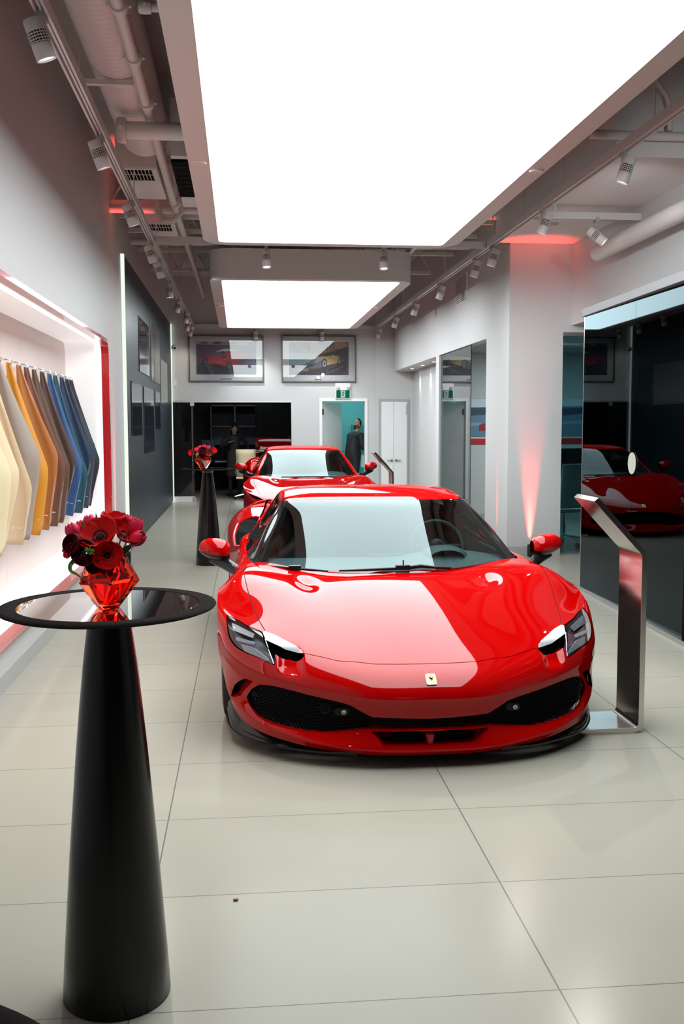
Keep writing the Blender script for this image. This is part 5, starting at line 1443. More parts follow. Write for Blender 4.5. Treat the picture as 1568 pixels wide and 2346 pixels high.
place_spot(1.69, 20.50, (0, 0, -0.165), (0.0, 0.2, -1), 'white spotlight hanging in front of the right framed picture')
place_spot(3.46, 9.55, (0.01, 0, -0.165), (0.75, -0.35, -0.7), 'white spotlight on the short right rail, swivelled towards the camera')
place_spot(4.15, 9.55, (0.0, 0, -0.16), (0.0, 0.0, -1), 'white spotlight on the short right rail, pointing straight down')
# beams of a few of the lamps, then added fill beams for the walls
WARM, COOL = (1.0, 0.86, 0.66), (0.95, 0.98, 1.0)
spot_light('lamp_and_fill_beam', (XLt-0.05, 19.9, 3.3), (-1.2, 20.6, 2.6), 16, 70, 0.9, WARM, 0.04)
for x in (0.34, 1.69): spot_light('lamp_and_fill_beam', (x, 20.0, 3.3), (x, 20.6, 1.4), 75, 90, 0.9, COOL, 0.04)
for y in (12.8, 15.2, 17.6): spot_light('lamp_and_fill_beam', (XLt, y, 3.3), (XR, y+1.2, 1.9), 420, 55, 1.0, COOL, 0.05)  # added fill, an even soft wash over the right wall
spot_light('lamp_and_fill_beam', (XLt, 8.9, 3.28), (3.45, 11.5, 1.7), 950, 36, 1.0, (0.92, 0.98, 1.0), 0.05)  # added fill brightening the white pier
spot_light('lamp_and_fill_beam', (1.9, 18.0, 3.3), (3.3, 20.5, 1.3), 70, 80, 0.9, COOL, 0.04)  # added fill for the rear right corner, no fixture hangs here
spot_light('lamp_and_fill_beam', (XRt+0.02, 7.3, 3.27), (3.9, 9.6, 2.95), 70, 75, 1.0, (0.92, 0.98, 1.0), 0.05)  # added fill for the upper right wall

spot_light('lamp_and_fill_beam', (XRt+0.02, 5.3, 3.27), (3.9, 8.2, 2.95), 90, 60, 1.0, (0.92, 0.98, 1.0), 0.05)  # second added fill for the upper right wall, nearer
# accent lamps aimed at the front car: crisp shadow edges on the tiles
for (x, y, pw_) in ((XLt, 5.12, 30), (XLt, 7.18, 170), (XRt, 7.2, 170), (XRt, 9.15, 60), (XLt, 9.17, 60)):
    spot_light('lamp_and_fill_beam', (x*0.95, y, 3.33), (0.85, 4.5, 0.0), pw_, 70, 0.6, (1.0, 0.94, 0.88), 0.015)

spot_light('lamp_and_fill_beam', (XLt, 0.6, 3.4), (-0.34, 2.6, 1.25), 70, 16, 0.8, (1.0, 0.95, 0.9), 0.05)  # added unseen fill that brightens the foreground flowers and table
# ---- ducts and pipes ----------------------------------------------------------------
M_duct = mat('grey-white duct', (0.70, 0.67, 0.66), 0.5)
dt = thing('spiral_duct', 'big round spiral air duct along the left ceiling edge', 'air duct', (-0.80, 3.2, 4.12))
prof = []; L = 5.9; n = 84
m = MB(); pr_ = []
for k in range(n):
    h = L*k/n; pr_ += [(0.212, h), (0.212, h+L/n*0.80), (0.2165, h+L/n*0.88)]
m.lathe(pr_+[(0.212, L)], (0, 0, 0), 40, (0, 1, 0)); build('tube', m, M_duct, dt, angle=60)
build('end_cap', MB().lathe([(0.0, L+0.12), (0.13, L+0.10), (0.20, L+0.03), (0.215, L)], (0, 0, 0), 40, (0, 1, 0)), M_duct, dt)
for y in (1.5, 3.95): build('strap', MB().box((-0.28, y-0.02, -0.25), (0.10, y+0.02, -0.215)), M_whitemetal, dt, smooth=False)
for x, y in ((-0.26, 1.5), (-0.26, 3.95)): build('hanger_rod', MB().tube([(x, y, -0.24), (x, y, ZC-4.12)], 0.006, 6), M_whitemetal, dt)
def plenum(label, x, y, z):
    t = thing('air_plenum', label, 'air vent', (x, y, z))
    build('box', MB().box((-0.24, -0.36, 0.0), (0.12, 0.9, ZC-z)), M_duct, t, smooth=False)
    m = MB(); O = [(-0.22, -0.35, -0.01), (0.11, -0.35, -0.01), (0.11, 0.12, -0.01), (-0.22, 0.12, -0.01)]; I = [(-0.055+(a+0.055)*0.82, -0.115+(b+0.115)*0.84, c) for a, b, c in O]
    ring(m, O, I); ring(m, O, [(a, b, 0) for a, b, c in O]); build('grille_frame', m, M_whitemetal, t, smooth=False)
    m = MB()
    for k in range(9): m.box((-0.185+k*0.032, -0.31, -0.008), (-0.179+k*0.032, 0.08, 0.0))
    m.box((-0.19, -0.125, -0.008), (0.08, -0.115, 0)); build('blades', m, M_duct, t, smooth=False)
    build('dark_throat', MB().box((-0.19, -0.31, -0.003), (0.08, 0.08, -0.001)), M_black, t, smooth=False)
plenum('duct box with a slotted vent above the left rail, nearer of two', -0.84, 9.65, 3.86)
plenum('duct box with a slotted vent above the left rail, farther of two', -0.84, 12.1, 3.86)
fc = thing('fan_coil', 'air unit with a black louvred face beside the large luminous panel', 'air unit', (-0.46, 9.5, 3.82))
build('case', MB().box((-0.10, -0.7, 0.02), (0.22, 1.3, 0.5)), M_duct, fc, smooth=False)
build('dark_face', MB().box((-0.105, -0.6, 0.0), (0.215, 0.75, 0.022)), M_black, fc, smooth=False)
m = MB()
for k in range(26): m.box((-0.10, -0.58+k*0.05, -0.006), (0.21, -0.568+k*0.05, 0.0))
build('louvres', m, M_plastic, fc, smooth=False)
def pipe(label, pts, r, couplings=(), mt=None, name='sprinkler_pipe', cat='pipe'):
    t = thing(name, label, cat, pts[0]); o = Vector(pts[0]); P = [Vector(p)-o for p in pts]
    build('run', MB().tube([tuple(p) for p in P], r, 16), mt or M_whitemetal, t)
    for c, ax in couplings:
        c = Vector(c)-o; ax = Vector(ax)
        m = MB().lathe([(r, -0.035), (r*1.35, -0.035), (r*1.45, -0.012), (r*1.45, 0.012), (r*1.35, 0.035), (r, 0.035)], tuple(c), 20, ax)
        s = ax.cross(Vector((0, 0, 1))).normalized()
        for sg in (1, -1): m.ball(tuple(c+s*sg*r*1.6), r*0.35, 8, 6)
        build('coupling', m, mt or M_whitemetal, t)
    return t
pipe('white sprinkler pipe running along the ceiling left of the luminous panels', [(-0.645, 3.2, 3.90), (-0.655, 7.7, 3.90), (-0.67, 11.5, 3.9), (-0.62, 18.5, 3.9)], 0.038, [((-0.648, y, 3.90), (0, 1, 0)) for y in (5.9, 6.7, 7.6, 10.9, 13.0, 15.6)])
pipe('thick white pipe crossing under the duct to the luminous panel', [(-0.89, 7.86, 3.775), (-0.36, 7.86, 3.775)], 0.066, [((-0.86, 7.86, 3.775), (1, 0, 0))])
BRP = pipe('short white branch pipe with a black valve near the camera', [(-0.56, 6.1, 3.98), (-0.1, 6.1, 3.98)], 0.030, [((-0.52, 6.1, 3.98), (1, 0, 0))])
pipe('white U-bend pipe beside the black louvred unit', [(-0.62, 11.3, 4.3), (-0.62, 11.3, 3.88), (-0.70, 11.3, 3.80), (-0.80, 11.3, 3.80), (-0.86, 11.3, 3.88), (-0.86, 11.3, 4.3)], 0.035)
build('valve', MB().lathe([(0.03, 0.0), (0.03, 0.04), (0.012, 0.045), (0.012, 0.09), (0.04, 0.095), (0.04, 0.105)], (0.32, 0.0, 0.03), 16), M_plastic, BRP)
# right-hand side
pipe('white conduit along the right edge of the large luminous panel', [(2.42, 3.2, 3.72), (2.42, 10.9, 3.72)], 0.045, [((2.42, 8.9, 3.72), (0, 1, 0))])
bm_ = thing('ceiling_beam', 'long grey bulkhead beam between the panel and the right track rail', 'beam', (2.62, 3.2, 3.80))
build('web', MB().box((0.0, 0.0, 0.0), (0.05, 8.0, ZC-3.80)), M_duct, bm_, smooth=False); build('flange', MB().box((-0.04, 0.0, -0.012), (0.09, 8.0, 0.0)), M_duct, bm_, smooth=False)
pipe('fat white pipe by the right wall above the glass room', [(3.72, 10.2, 3.33), (3.74, 7.0, 3.36), (3.74, 4.5, 3.4)], 0.085, [], name='drain_pipe')
pipe('thin white cable looping down beside the right track rail', [(3.02, 9.52, 3.66), (3.045, 9.52, 3.645), (3.05, 9.53, 3.62), (3.03, 9.54, 3.595)], 0.008, [], name='cable', cat='cable')
pipe('white conduit with a bend at the upper right corner', [(3.36, 7.68, 3.83), (3.36, 7.68, 4.0), (3.33, 7.68, 4.10), (3.24, 7.68, 4.2), (3.2, 7.68, 4.5)], 0.022, [((3.36, 7.68, 3.95), (0, 0, 1))], name='conduit')
pipe('white horizontal pipe across the ceiling behind the right rail', [(2.72, 7.68, 3.79), (5.1, 7.68, 3.79)], 0.035, [], name='conduit')
sd = thing('smoke_detector', 'small white detector on the low ceiling near the red glow', 'detector', (3.25, 10.4, 3.66)); build('base', MB().box((-0.09, -0.06, -0.03), (0.09, 0.06, 0.0)), M_whitemetal, sd, bevel=0.006); build('sensor', MB().lathe([(0.0, -0.05), (0.03, -0.045), (0.035, -0.03)], (0, 0, 0), 16), M_whitemetal, sd)
# open steel joists beyond the first panel
def joist(label, y, x0, x1, zt=4.42, zb=4.02):
    t = thing('roof_joist', label, 'roof joist', (x0, y, zb))
    L = x1-x0
    build('bottom_chord', MB().box((0, -0.03, 0), (L, 0.03, 0.05)), M_duct, t, smooth=False); build('top_chord', MB().box((0, -0.03, zt-zb), (L, 0.03, zt-zb+0.05)), M_duct, t, smooth=False)
    m = MB(); n = int(L/0.42)
    for k in range(n):
        a, b = L*k/n, L*(k+1)/n; mid = (a+b)/2
        m.tube([(a, 0, 0.03), (mid, 0, zt-zb+0.02)], 0.013, 6); m.tube([(mid, 0, zt-zb+0.02), (b, 0, 0.03)], 0.013, 6)
    build('web_bars', m, M_duct, t); return t
for k, (y, x0, x1) in enumerate(((11.6, XL, 3.15), (12.3, XL, 3.15), (13.2, XL, 3.15), (14.6, XL, 3.15), (16.4, XL, 3.15))):
    joist(f'white open web roof joist across the ceiling, {ORD[k]} beyond the large panel', y, x0, x1)
pipe('white pipe across the ceiling just behind the large panel', [(XL, 11.45, 3.95), (3.15, 11.45, 3.95)], 0.05, [], name='conduit')
pipe('white pipe on the right above the far luminous panel', [(2.25, 11.4, 3.86), (2.35, 19.9, 3.86)], 0.045, [], name='conduit')
pipe('white pipe across the ceiling over the far panel', [(XL, 13.6, 3.98), (3.15, 13.6, 3.98)], 0.045, [], name='conduit')
# ================================================================== COCKTAIL TABLES, VASES, FLOWERS
M_mirrortop = mat('mirror table top', (0.66, 0.68, 0.67), 0.012, metal=1.0)
M_rim = mat('dark bronze rim', (0.030, 0.025, 0.025), 0.6, metal=0.0, spec=0.0)
M_cone = mat('black lacquer cone', (0.004, 0.004, 0.0045), 0.2, spec=0.35)
def cocktail_table(label, loc):
    t = thing('cocktail_table', label, 'table', loc, group=None)
    build('cone_base', MB().lathe([(0.0, 0.0), (0.142, 0.0), (0.145, 0.004), (0.138, 0.12), (0.118, 0.40), (0.095, 0.68), (0.072, 0.92), (0.0585, 1.025), (0.0585, 1.03)], (0, 0, 0), 64), M_cone, t, angle=50)
    build('neck', MB().lathe([(0.0575, 1.03), (0.062, 1.034), (0.064, 1.045), (0.075, 1.054), (0.11, 1.060)], (0, 0, 0), 64), M_gloss_black, t, angle=60)
    build('rim', MB().lathe([(0.10, 1.056), (0.20, 1.060), (0.268, 1.066), (0.281, 1.071), (0.284, 1.075), (0.282, 1.079), (0.270, 1.0805), (0.242, 1.0800), (0.238, 1.0792), (0.237, 1.074)], (0, 0, 0), 96), M_rim, t, angle=60)
    build('mirror_top', MB().lathe([(0.0, 1.0785), (0.236, 1.0785), (0.237, 1.0775), (0.237, 1.070)], (0, 0, 0), 96), M_mirrortop, t, angle=40)
    return t
T1 = (-0.352, 2.665); T2 = (-0.362, 11.20)
cocktail_table('black cone cocktail table with mirror top in the left foreground', (*T1, 0))
cocktail_table('black cone cocktail table behind the front car, near the dark wall panel', (*T2, 0))
cocktail_table('black cocktail table whose edge just enters the bottom left corner', (-0.355, 0.565, 0))

def red_glass():
    m = bpy.data.materials.new('red glass'); m.use_nodes = True; nt = m.node_tree; b = nt.nodes['Principled BSDF']
    b.inputs['Base Color'].default_value = (0.93, 0.035, 0.012, 1); b.inputs['Roughness'].default_value = 0.0
    b.inputs['Transmission Weight'].default_value = 1.0; b.inputs['IOR'].default_value = 1.45
    return m
M_redglass = red_glass()
def vase(label, loc, rz, s=1.0):
    t = thing('faceted_vase', label, 'vase', loc, rz)
    n = 5; V = []; F = []
    levels = [(0.030, 0.0, 0.0), (0.034, 0.004, 0.0), (0.081, 0.073, pi/n), (0.047, 0.145, 0.0)]
    rings_ = []
    for r, z, a0 in levels:
        rings_.append(len(V)); V += [(r*s*cos(2*pi*k/n+a0), r*s*sin(2*pi*k/n+a0), z*s) for k in range(n)]
    F.append(tuple(range(n-1, -1, -1)))
    for k in range(n): F.append((k, (k+1) % n, n+(k+1) % n, n+k))
    a, b, c = rings_[1], rings_[2], rings_[3]
    for k in range(n):
        j = (k+1) % n; i = (k-1) % n
        F.append((a+k, b+k, b+i)); F.append((a+k, a+j, b+k))       # lower facets
        F.append((b+i, b+k, c+k)); F.append((c+k, b+k, c+j))       # upper facets
    # thick rim and inner hollow
    o = len(V); V += [(0.041*s*cos(2*pi*k/n), 0.041*s*sin(2*pi*k/n), 0.145*s) for k in range(n)]
    for k in range(n): F.append((c+k, c+(k+1) % n, o+(k+1) % n, o+k))
    o2 = len(V); V += [(0.052*s*cos(2*pi*k/n+pi/n), 0.052*s*sin(2*pi*k/n+pi/n), 0.075*s) for k in range(n)]
    for k in range(n):
        j = (k+1) % n
        F.append((o+k, o+j, o2+k)); F.append((o+k, o2+k, o2+(k-1) % n))
    o3 = len(V); V += [(0.020*s*cos(2*pi*k/n), 0.020*s*sin(2*pi*k/n), 0.016*s) for k in range(n)]
    for k in range(n):
        j = (k+1) % n
        F.append((o2+k, o3+j, o3+k)); F.append((o2+k, o2+j, o3+j))
    F.append(tuple(o3+k for k in range(n)))
    m = MB().add(V, F); build('glass_body', m, M_redglass, t, smooth=False, bevel=0.0012*s)
    return t
ZT = 1.0792
vase('faceted red glass vase holding flowers on the foreground table', (T1[0]+0.008, T1[1]-0.055, ZT), 0.55, 1.0)
vase('faceted red glass vase of flowers on the far cocktail table', (T2[0]-0.045, T2[1]-0.02, ZT), 0.2, 1.25)

M_petal = mat('red petal', (0.66, 0.004, 0.005), 0.6, spec=0.15); M_petal_d = mat('maroon petal', (0.13, 0.002, 0.010), 0.6, spec=0.15)
M_petal_p = mat('pink petal', (0.80, 0.03, 0.10), 0.55, spec=0.2); M_eye = mat('black flower eye', (0.008, 0.004, 0.012), 0.7)
M_pale = mat('pale petal base', (0.65, 0.45, 0.55), 0.6); M_leaf = mat('leaf green', (0.10, 0.26, 0.03), 0.45); M_fern = mat('bright frond green', (0.16, 0.40, 0.03), 0.5)
def aim(t, d):
    t.rotation_mode = 'QUATERNION'; t.rotation_quaternion = Vector(d).normalized().to_track_quat('Z', 'Y')
def stem_to(t, loc, foot, mt=None):
    # stem in the flower's own frame (the flower points along +Z)
    q = t.rotation_quaternion.inverted(); f = q @ (Vector(foot)-Vector(loc))
    build('stem', MB().tube([(0, 0, -0.004), tuple(f*0.4+Vector((0, 0, -0.010))), tuple(f)], [0.0022, 0.002, 0.0018], 6), mt or M_leaf, t)
def petal(R, wd, cup, a, z0=0.0, curl=0.0, n=8, rnd=None):
    """one petal of length R, width wd, raised by cup, at azimuth a"""
    G = []
    for i in range(n+1):
        u = i/n; w_ = wd*(sin(pi*min(1, u*0.62+0.06))**0.8) if u < 0.97 else wd*0.70
        r = R*(u*cos(cup*u*0.9)); z = z0+R*u*sin(cup*(0.5+0.5*u))-curl*u*u*R
        row = []
        for j in range(7):
            v = j/6*2-1
            rr = r - 0.10*R*u*v*v
            zz = z + 0.25*wd*v*v*(0.3+0.7*(1-u)) + 0.03*R*sin(5*v+a*3)*u
            x, y = rr, w_*v
            row.append((x*cos(a)-y*sin(a), x*sin(a)+y*cos(a), zz))
        G.append(row)
    return G
def anemone(label, loc, d, foot, R=0.050, cup=0.5, mt=None, group=None):
    t = thing('anemone', label, 'flower', loc, group=group); aim(t, d)
    for k in range(7):
        a = 2*pi*k/7+0.3*random.random(); g = petal(R*random.uniform(0.92, 1.06), R*0.52, cup+random.uniform(-.12, .12), a, 0.002*(k % 2))
        o = build('petal', MB().grid(g), mt or M_petal, t, angle=80); md = o.modifiers.new('t', 'SOLIDIFY'); md.thickness = 0.0008
    build('flower_eye', MB().ball((0, 0, R*0.10), R*0.20, 16, 10, (1, 1, 0.8)), M_eye, t)
    m = MB()
    for k in range(26):
        a = 2*pi*k/26; r = R*random.uniform(0.28, 0.36)
        m.tube([(R*0.1*cos(a), R*0.1*sin(a), R*0.05), (r*cos(a), r*sin(a), R*0.20)], R*0.010, 4); m.ball((r*cos(a), r*sin(a), R*0.21), R*0.035, 6, 4)
    build('stamens', m, M_eye, t)
    build('pale_ring', MB().lathe([(R*0.30, R*0.055), (R*0.46, R*0.135), (R*0.46, R*0.128)], (0, 0, 0), 28), M_pale, t)
    stem_to(t, loc, foot); return t
def tulip(label, loc, d, foot, R=0.036, mt=None, group=None):
    t = thing('tulip', label, 'flower', loc, group=group); aim(t, d)
    for k in range(6):
        a = 2*pi*k/6; G = []; s = 1.0 if k % 2 else 0.93
        for i in range(10):
            u = i/9; G.append([])
            rad = R*0.58*s*(sin(pi*(0.12+0.74*u))**0.85)
            wv = radians(50)*sqrt(max(0.02, 1-max(0, (u-0.5)/0.5)**2))
            for j in range(7):
                b = a+wv*(j/6*2-1); G[-1].append((rad*cos(b), rad*sin(b), R*1.35*u-0.06*R*abs(j/6*2-1)*u))
        o = build('petal', MB().grid(G), mt or M_petal_p, t, angle=80); md = o.modifiers.new('t', 'SOLIDIFY'); md.thickness = 0.0007
    stem_to(t, loc, foot); return t
def ranunculus(label, loc, d, foot, R=0.030, mt=None, group=None):
    t = thing('ranunculus', label, 'flower', loc, group=group); aim(t, d)
    for L in range(4):
        f = 1-L*0.22
        for k in range(6-L):
            a = 2*pi*k/(6-L)+L*0.5; G = []
            for i in range(7):
                u = i/6; G.append([])
                for j in range(7):
                    b = a+radians(46)*(j/6*2-1)*(0.4+0.6*sin(pi*(0.2+0.65*u)))
                    rad = R*f*sin(pi*(0.08+0.58*u)); G[-1].append((rad*cos(b), rad*sin(b), R*(0.95*u*(1-0.1*L)+0.06*L)))
            o = build('petal', MB().grid(G), mt or M_petal_d, t, angle=80); md = o.modifiers.new('t', 'SOLIDIFY'); md.thickness = 0.0006
    build('flower_eye', MB().ball((0, 0, R*0.75), R*0.16, 10, 8), M_eye, t)
    stem_to(t, loc, foot); return t
def leaf(label, pts, wd, mt=None, name='leaf_blade', group=None):
    """long pointed leaf along a curve"""
    o = Vector(pts[0]); P = [Vector(p) for p in pts]; C = cr_refine(np.array([tuple(p-o) for p in P])[:, None], 6)[:, 0]
    G = []; n = len(C)
    for i in range(n):
        u = i/(n-1); tg = Vector(C[min(i+1, n-1)]-C[max(i-1, 0)]).normalized(); s = tg.cross(Vector((0.2, -1, 0.25))).normalized(); nn = s.cross(tg)
        w_ = wd*(0.35+0.65*sin(pi*min(1, 0.25+u*0.5)))*(1-u**3)+0.0003
        G.append([tuple(Vector(C[i])+s*w_*v+nn*w_*0.35*v*v) for v in (-1, -0.5, 0, 0.5, 1)])
    t = build(name, MB().grid(G), mt or M_leaf, None, angle=80); t.location = o
    md = t.modifiers.new('t', 'SOLIDIFY'); md.thickness = 0.0008
    return tag(t, label, 'leaf', group)
def frond(label, loc, d, L=0.04, group=None):
    m = MB(); rnd = random.Random(3)
    for k in range(34):
        u = rnd.random(); a = rnd.uniform(0, 2*pi); e = rnd.uniform(0.3, 1.2)
        b = Vector((0, 0, L*u*0.6)); q = b+Vector((cos(a)*sin(e), sin(a)*sin(e), cos(e)))*L*rnd.uniform(0.25, 0.5)
        m.tube([tuple(b), tuple((b+q)/2+Vector((0, 0, 0.002))), tuple(q)], [0.0008, 0.0016, 0.0004], 5)
    t = build('frond', m, M_fern, None); t.location = loc; aim(t, d); return tag(t, label, 'leaf', group)

VX, VY = T1[0]+0.008, T1[1]-0.055
def FP(px, py, dy=0.0):
    """spot in the near bouquet: offsets measured from the vase axis, in metres"""
    return (VX+px, VY+dy, ZT+py)
FOOT = (VX, VY, ZT+0.07)
GB = 'flowers in the foreground vase'
S_ = 1/877.0
def off(x, y): return (x-252)*S_, (1385-y)*S_
def near(x, y, dy): return FP(*off(x, y), dy)
anemone('open red anemone at the top centre of the foreground bouquet', near(243, 1221, -0.045), (-0.15, -0.75, 0.65), FOOT, 0.056, 0.50, group=GB)
anemone('red cupped anemone at the lower front of the foreground bouquet', near(258, 1258, -0.062), (0.18, -0.97, 0.18), FOOT, 0.047, 0.72, group=GB)
anemone('red anemone facing right in the foreground bouquet, beside the pink tulips', near(287, 1222, -0.02), (0.60, -0.45, 0.65), FOOT, 0.048, 0.62, group=GB)
anemone('red anemone standing tallest at the top of the foreground bouquet', near(262, 1198, 0.0), (0.2, -0.1, 0.97), FOOT, 0.043, 0.8, group=GB)
anemone('red anemone at the far left edge of the foreground bouquet', near(181, 1250, -0.01), (-0.85, -0.4, 0.1), FOOT, 0.030, 0.9, group=GB)
ranunculus('maroon ranunculus at the left of the foreground bouquet', near(190, 1236, -0.045), (-0.5, -0.8, 0.3), FOOT, 0.028, group=GB)
ranunculus('large maroon ranunculus at the lower left front of the foreground bouquet', near(214, 1252, -0.05), (-0.2, -0.95, 0.15), FOOT, 0.036, group=GB)
ranunculus('dark maroon ranunculus tucked under the lower front anemone of the foreground bouquet', near(228, 1280, -0.055), (0.0, -0.9, -0.1), FOOT, 0.020, group=GB)
tulip('pink tulip lowest at the right of the foreground bouquet', near(306, 1236, -0.015), (0.75, -0.25, 0.55), FOOT, 0.034, group=GB)
tulip('pink tulip at the upper right of the foreground bouquet', near(304, 1215, 0.01), (0.5, 0.0, 0.85), FOOT, 0.034, group=GB)
tulip('pink tulip at the top right of the foreground bouquet, beside the tallest anemone', near(287, 1208, 0.015), (0.3, 0.1, 0.95), FOOT, 0.032, group=GB)
tulip('pale pink tulip at the left of the foreground bouquet', near(186, 1225, 0.0), (-0.5, -0.1, 0.85), FOOT, 0.034, group=GB)
tulip('pink tulip at the top left of the foreground bouquet', near(216, 1209, 0.015), (-0.2, 0.1, 0.97), FOOT, 0.032, group=GB)
tulip('small pink tulip behind the left ranunculus in the foreground bouquet', near(198, 1216, 0.02), (-0.35, 0.2, 0.9), FOOT, 0.028, group=GB)
leaf('tall pointed green leaf above the top of the foreground bouquet', [near(232, 1215, 0.01), near(229, 1195, 0.012), near(226, 1168, 0.012)], 0.006, group=GB)
leaf('green leaf spike at the upper left of the foreground bouquet', [near(212, 1222, 0.0), near(204, 1203, 0.0), near(194, 1184, 0.0)], 0.007, group=GB)
leaf('second green leaf spike at the upper left of the foreground bouquet, lower one', [near(195, 1222, 0.0), near(188, 1206, 0.0), near(181, 1198, 0.0)], 0.004, group=GB)
leaf('green leaf rising at the upper right of the foreground bouquet', [near(300, 1215, 0.0), near(306, 1200, 0.0), near(319, 1177, 0.0)], 0.007, group=GB)
leaf('green leaf pointing right at the edge of the foreground bouquet', [near(312, 1240, 0.0), near(324, 1222, 0.0), near(335, 1207, 0.0)], 0.006, group=GB)
leaf('green leaf under the right tulips of the foreground bouquet', [near(286, 1258, -0.01), near(297, 1248, -0.01), near(308, 1240, -0.012)], 0.009, group=GB)
leaf('curled green leaf drooping at the lower left of the foreground bouquet', [near(206, 1266, -0.02), near(190, 1266, -0.035), near(175, 1280, -0.045), near(176, 1292, -0.05), near(190, 1300, -0.055), near(202, 1311, -0.055)], 0.0055, group=GB)
frond('bright feathery green sprig in the middle of the foreground bouquet', near(222, 1248, -0.085), (0.1, -0.9, 0.3), 0.040, group=GB)
frond('small feathery green sprig at the lower left of the foreground bouquet', near(196, 1270, -0.02), (-0.6, -0.5, -0.5), 0.022, group=GB)
# far bouquet
WX, WY = T2[0]-0.045, T2[1]-0.02
S2 = 1/202.0; FOOT2 = (WX, WY, ZT+0.09); GF = 'flowers in the far vase'
def far(x, y, dy): return (WX+(x-467)*S2, WY+dy, ZT+(1075-y)*S2)
anemone('red anemone at the left end of the far bouquet', far(444, 1040, -0.03), (-0.6, -0.7, 0.2), FOOT2, 0.048, 0.8, group=GF)
anemone('red anemone at the right end of the far bouquet', far(488, 1037, -0.03), (0.6, -0.6, 0.4), FOOT2, 0.048, 0.8, group=GF)
anemone('dark red anemone low at the centre right of the far bouquet', far(478, 1042, -0.06), (0.2, -0.95, 0.1), FOOT2, 0.036, 0.7, mt=mat('deep red petal', (0.30, 0.004, 0.008), 0.5), group=GF)
for k, (x, y, wd) in enumerate(((454, 1031, 'upper left'), (461, 1027, 'top left'), (469, 1025, 'topmost'), (477, 1027, 'top right'), (458, 1036, 'centre left'))):
    tulip(f'pink tulip in the far bouquet, {wd} one', far(x, y+6, -0.02+0.01*k), ((x-467)*0.03, -0.4, 0.9), FOOT2, 0.042, group=GF)
ranunculus('maroon ranunculus at the centre of the far bouquet', far(467, 1036, -0.06), (0, -0.9, 0.3), FOOT2, 0.045, group=GF)
ranunculus('maroon ranunculus low in the far bouquet over the vase neck', far(466, 1046, -0.05), (0, -0.9, 0.0), FOOT2, 0.032, group=GF)
leaf('green leaf at the lower left of the far bouquet', [far(462, 1046, -0.03), far(455, 1042, -0.05), far(450, 1045, -0.05)], 0.016, mt=M_fern, group=GF)
leaf('green leaf at the lower right of the far bouquet', [far(472, 1046, -0.03), far(480, 1045, -0.05), far(487, 1044, -0.05)], 0.014, mt=M_fern, group=GF)
leaf('green leaf tip at the top right of the far bouquet', [far(477, 1034, 0.0), far(480, 1028, 0.0), far(482, 1022, 0.0)], 0.010, mt=M_fern, group=GF)

# ================================================================== STEEL DISPLAY STANDS
M_standsteel = mat('brushed stand steel', (0.60, 0.57, 0.54), 0.17, metal=1.0, aniso=0.4)
M_standedge = mat('stand edge steel', (0.50, 0.45, 0.40), 0.35, metal=1.0)
def display_stand(label, loc):
    """one bent steel strip: foot, upright and inclined panel"""
    t = thing('display_stand', label, 'display stand', loc)
    path = [(-0.40, 0.014), (-0.055, 0.014)]
    path += [(-0.055+0.04*sin(a), 0.054-0.04*cos(a)) for a in [pi/2*k/6 for k in range(1, 7)]]
    path += [(-0.015, 0.86)]
    c0 = (-0.015, 0.905); tip = (-0.272, 1.185)
    path += [(-0.018, 0.90), (-0.030, 0.925), (-0.048, 0.944), tip]
    P = [Vector((x, 0, z)) for x, z in path]; n = len(P); nrm = []
    for i in range(n):
        d = (P[min(i+1, n-1)]-P[max(i-1, 0)]).normalized(); nrm.append(Vector((-d.z, 0, d.x)))
    h = 0.014; y0, y1 = 0.0, 0.30
    A = [p+q*h for p, q in zip(P, nrm)]; B = [p-q*h for p, q in zip(P, nrm)]
    m = MB(); m.grid([[(a.x, y0, a.z), (a.x, y1, a.z)] for a in A]); m.grid([[(b.x, y0, b.z), (b.x, y1, b.z)] for b in B])
    for e, f in ((A[0], B[0]), (A[-1], B[-1])): m.quad((e.x, y0, e.z), (e.x, y1, e.z), (f.x, y1, f.z), (f.x, y0, f.z))
    for y in (y0, y1): m.grid([[(a.x, y, a.z), (b.x, y, b.z)] for a, b in zip(A, B)])
    build('steel_strip', m, M_standsteel, t, angle=32, bevel=0.0015)
    # dark information plate on the inclined face turned away
    d = (P[-1]-P[-2]).normalized(); q = nrm[-1]; a = P[-2]+d*0.05-q*(h+0.003); b = P[-1]-d*0.02-q*(h+0.003)
    build('info_plate', MB().prism([(a.x, 0.02, a.z), (b.x, 0.02, b.z), (b.x, 0.28, b.z), (a.x, 0.28, a.z)], -q*0.002), M_gloss_black, t, smooth=False)
    return t
display_stand('bent polished steel display stand beside the front sports car', (2.015, 4.735, 0))
display_stand('bent steel display stand beside the rear red coupe', (2.10, 13.50, 0))

# ================================================================== REAR OFFICE
office_chair('white office chair with chrome base behind the rear glass partition', (0.18, 21.15, 0), radians(172), mat('cream leather', (0.62, 0.66, 0.58), 0.5))
kd = thing('desk', 'dark desk with papers in the rear glass office', 'desk', (-0.55, 22.75, 0))
build('top', MB().box((-0.55, -0.35, 0.70), (0.55, 0.35, 0.74)), M_black, kd, smooth=False); build('modesty_panel', MB().box((-0.5, 0.2, 0.15), (0.5, 0.23, 0.70)), M_black, kd, smooth=False)
for x in (-0.52, 0.52): build('leg', MB().box((x-0.02, -0.33, 0), (x+0.02, 0.33, 0.70)), M_black, kd, smooth=False)
pp = thing('paper_stack', 'low white paper stack on the dark rear office desk', 'paper', (-0.40, 22.6, 0.74)); build('sheets', MB().box((-0.16, -0.10, 0.0), (0.16, 0.10, 0.025)), mat('paper', (0.6, 0.62, 0.6), 0.7), pp, smooth=False)
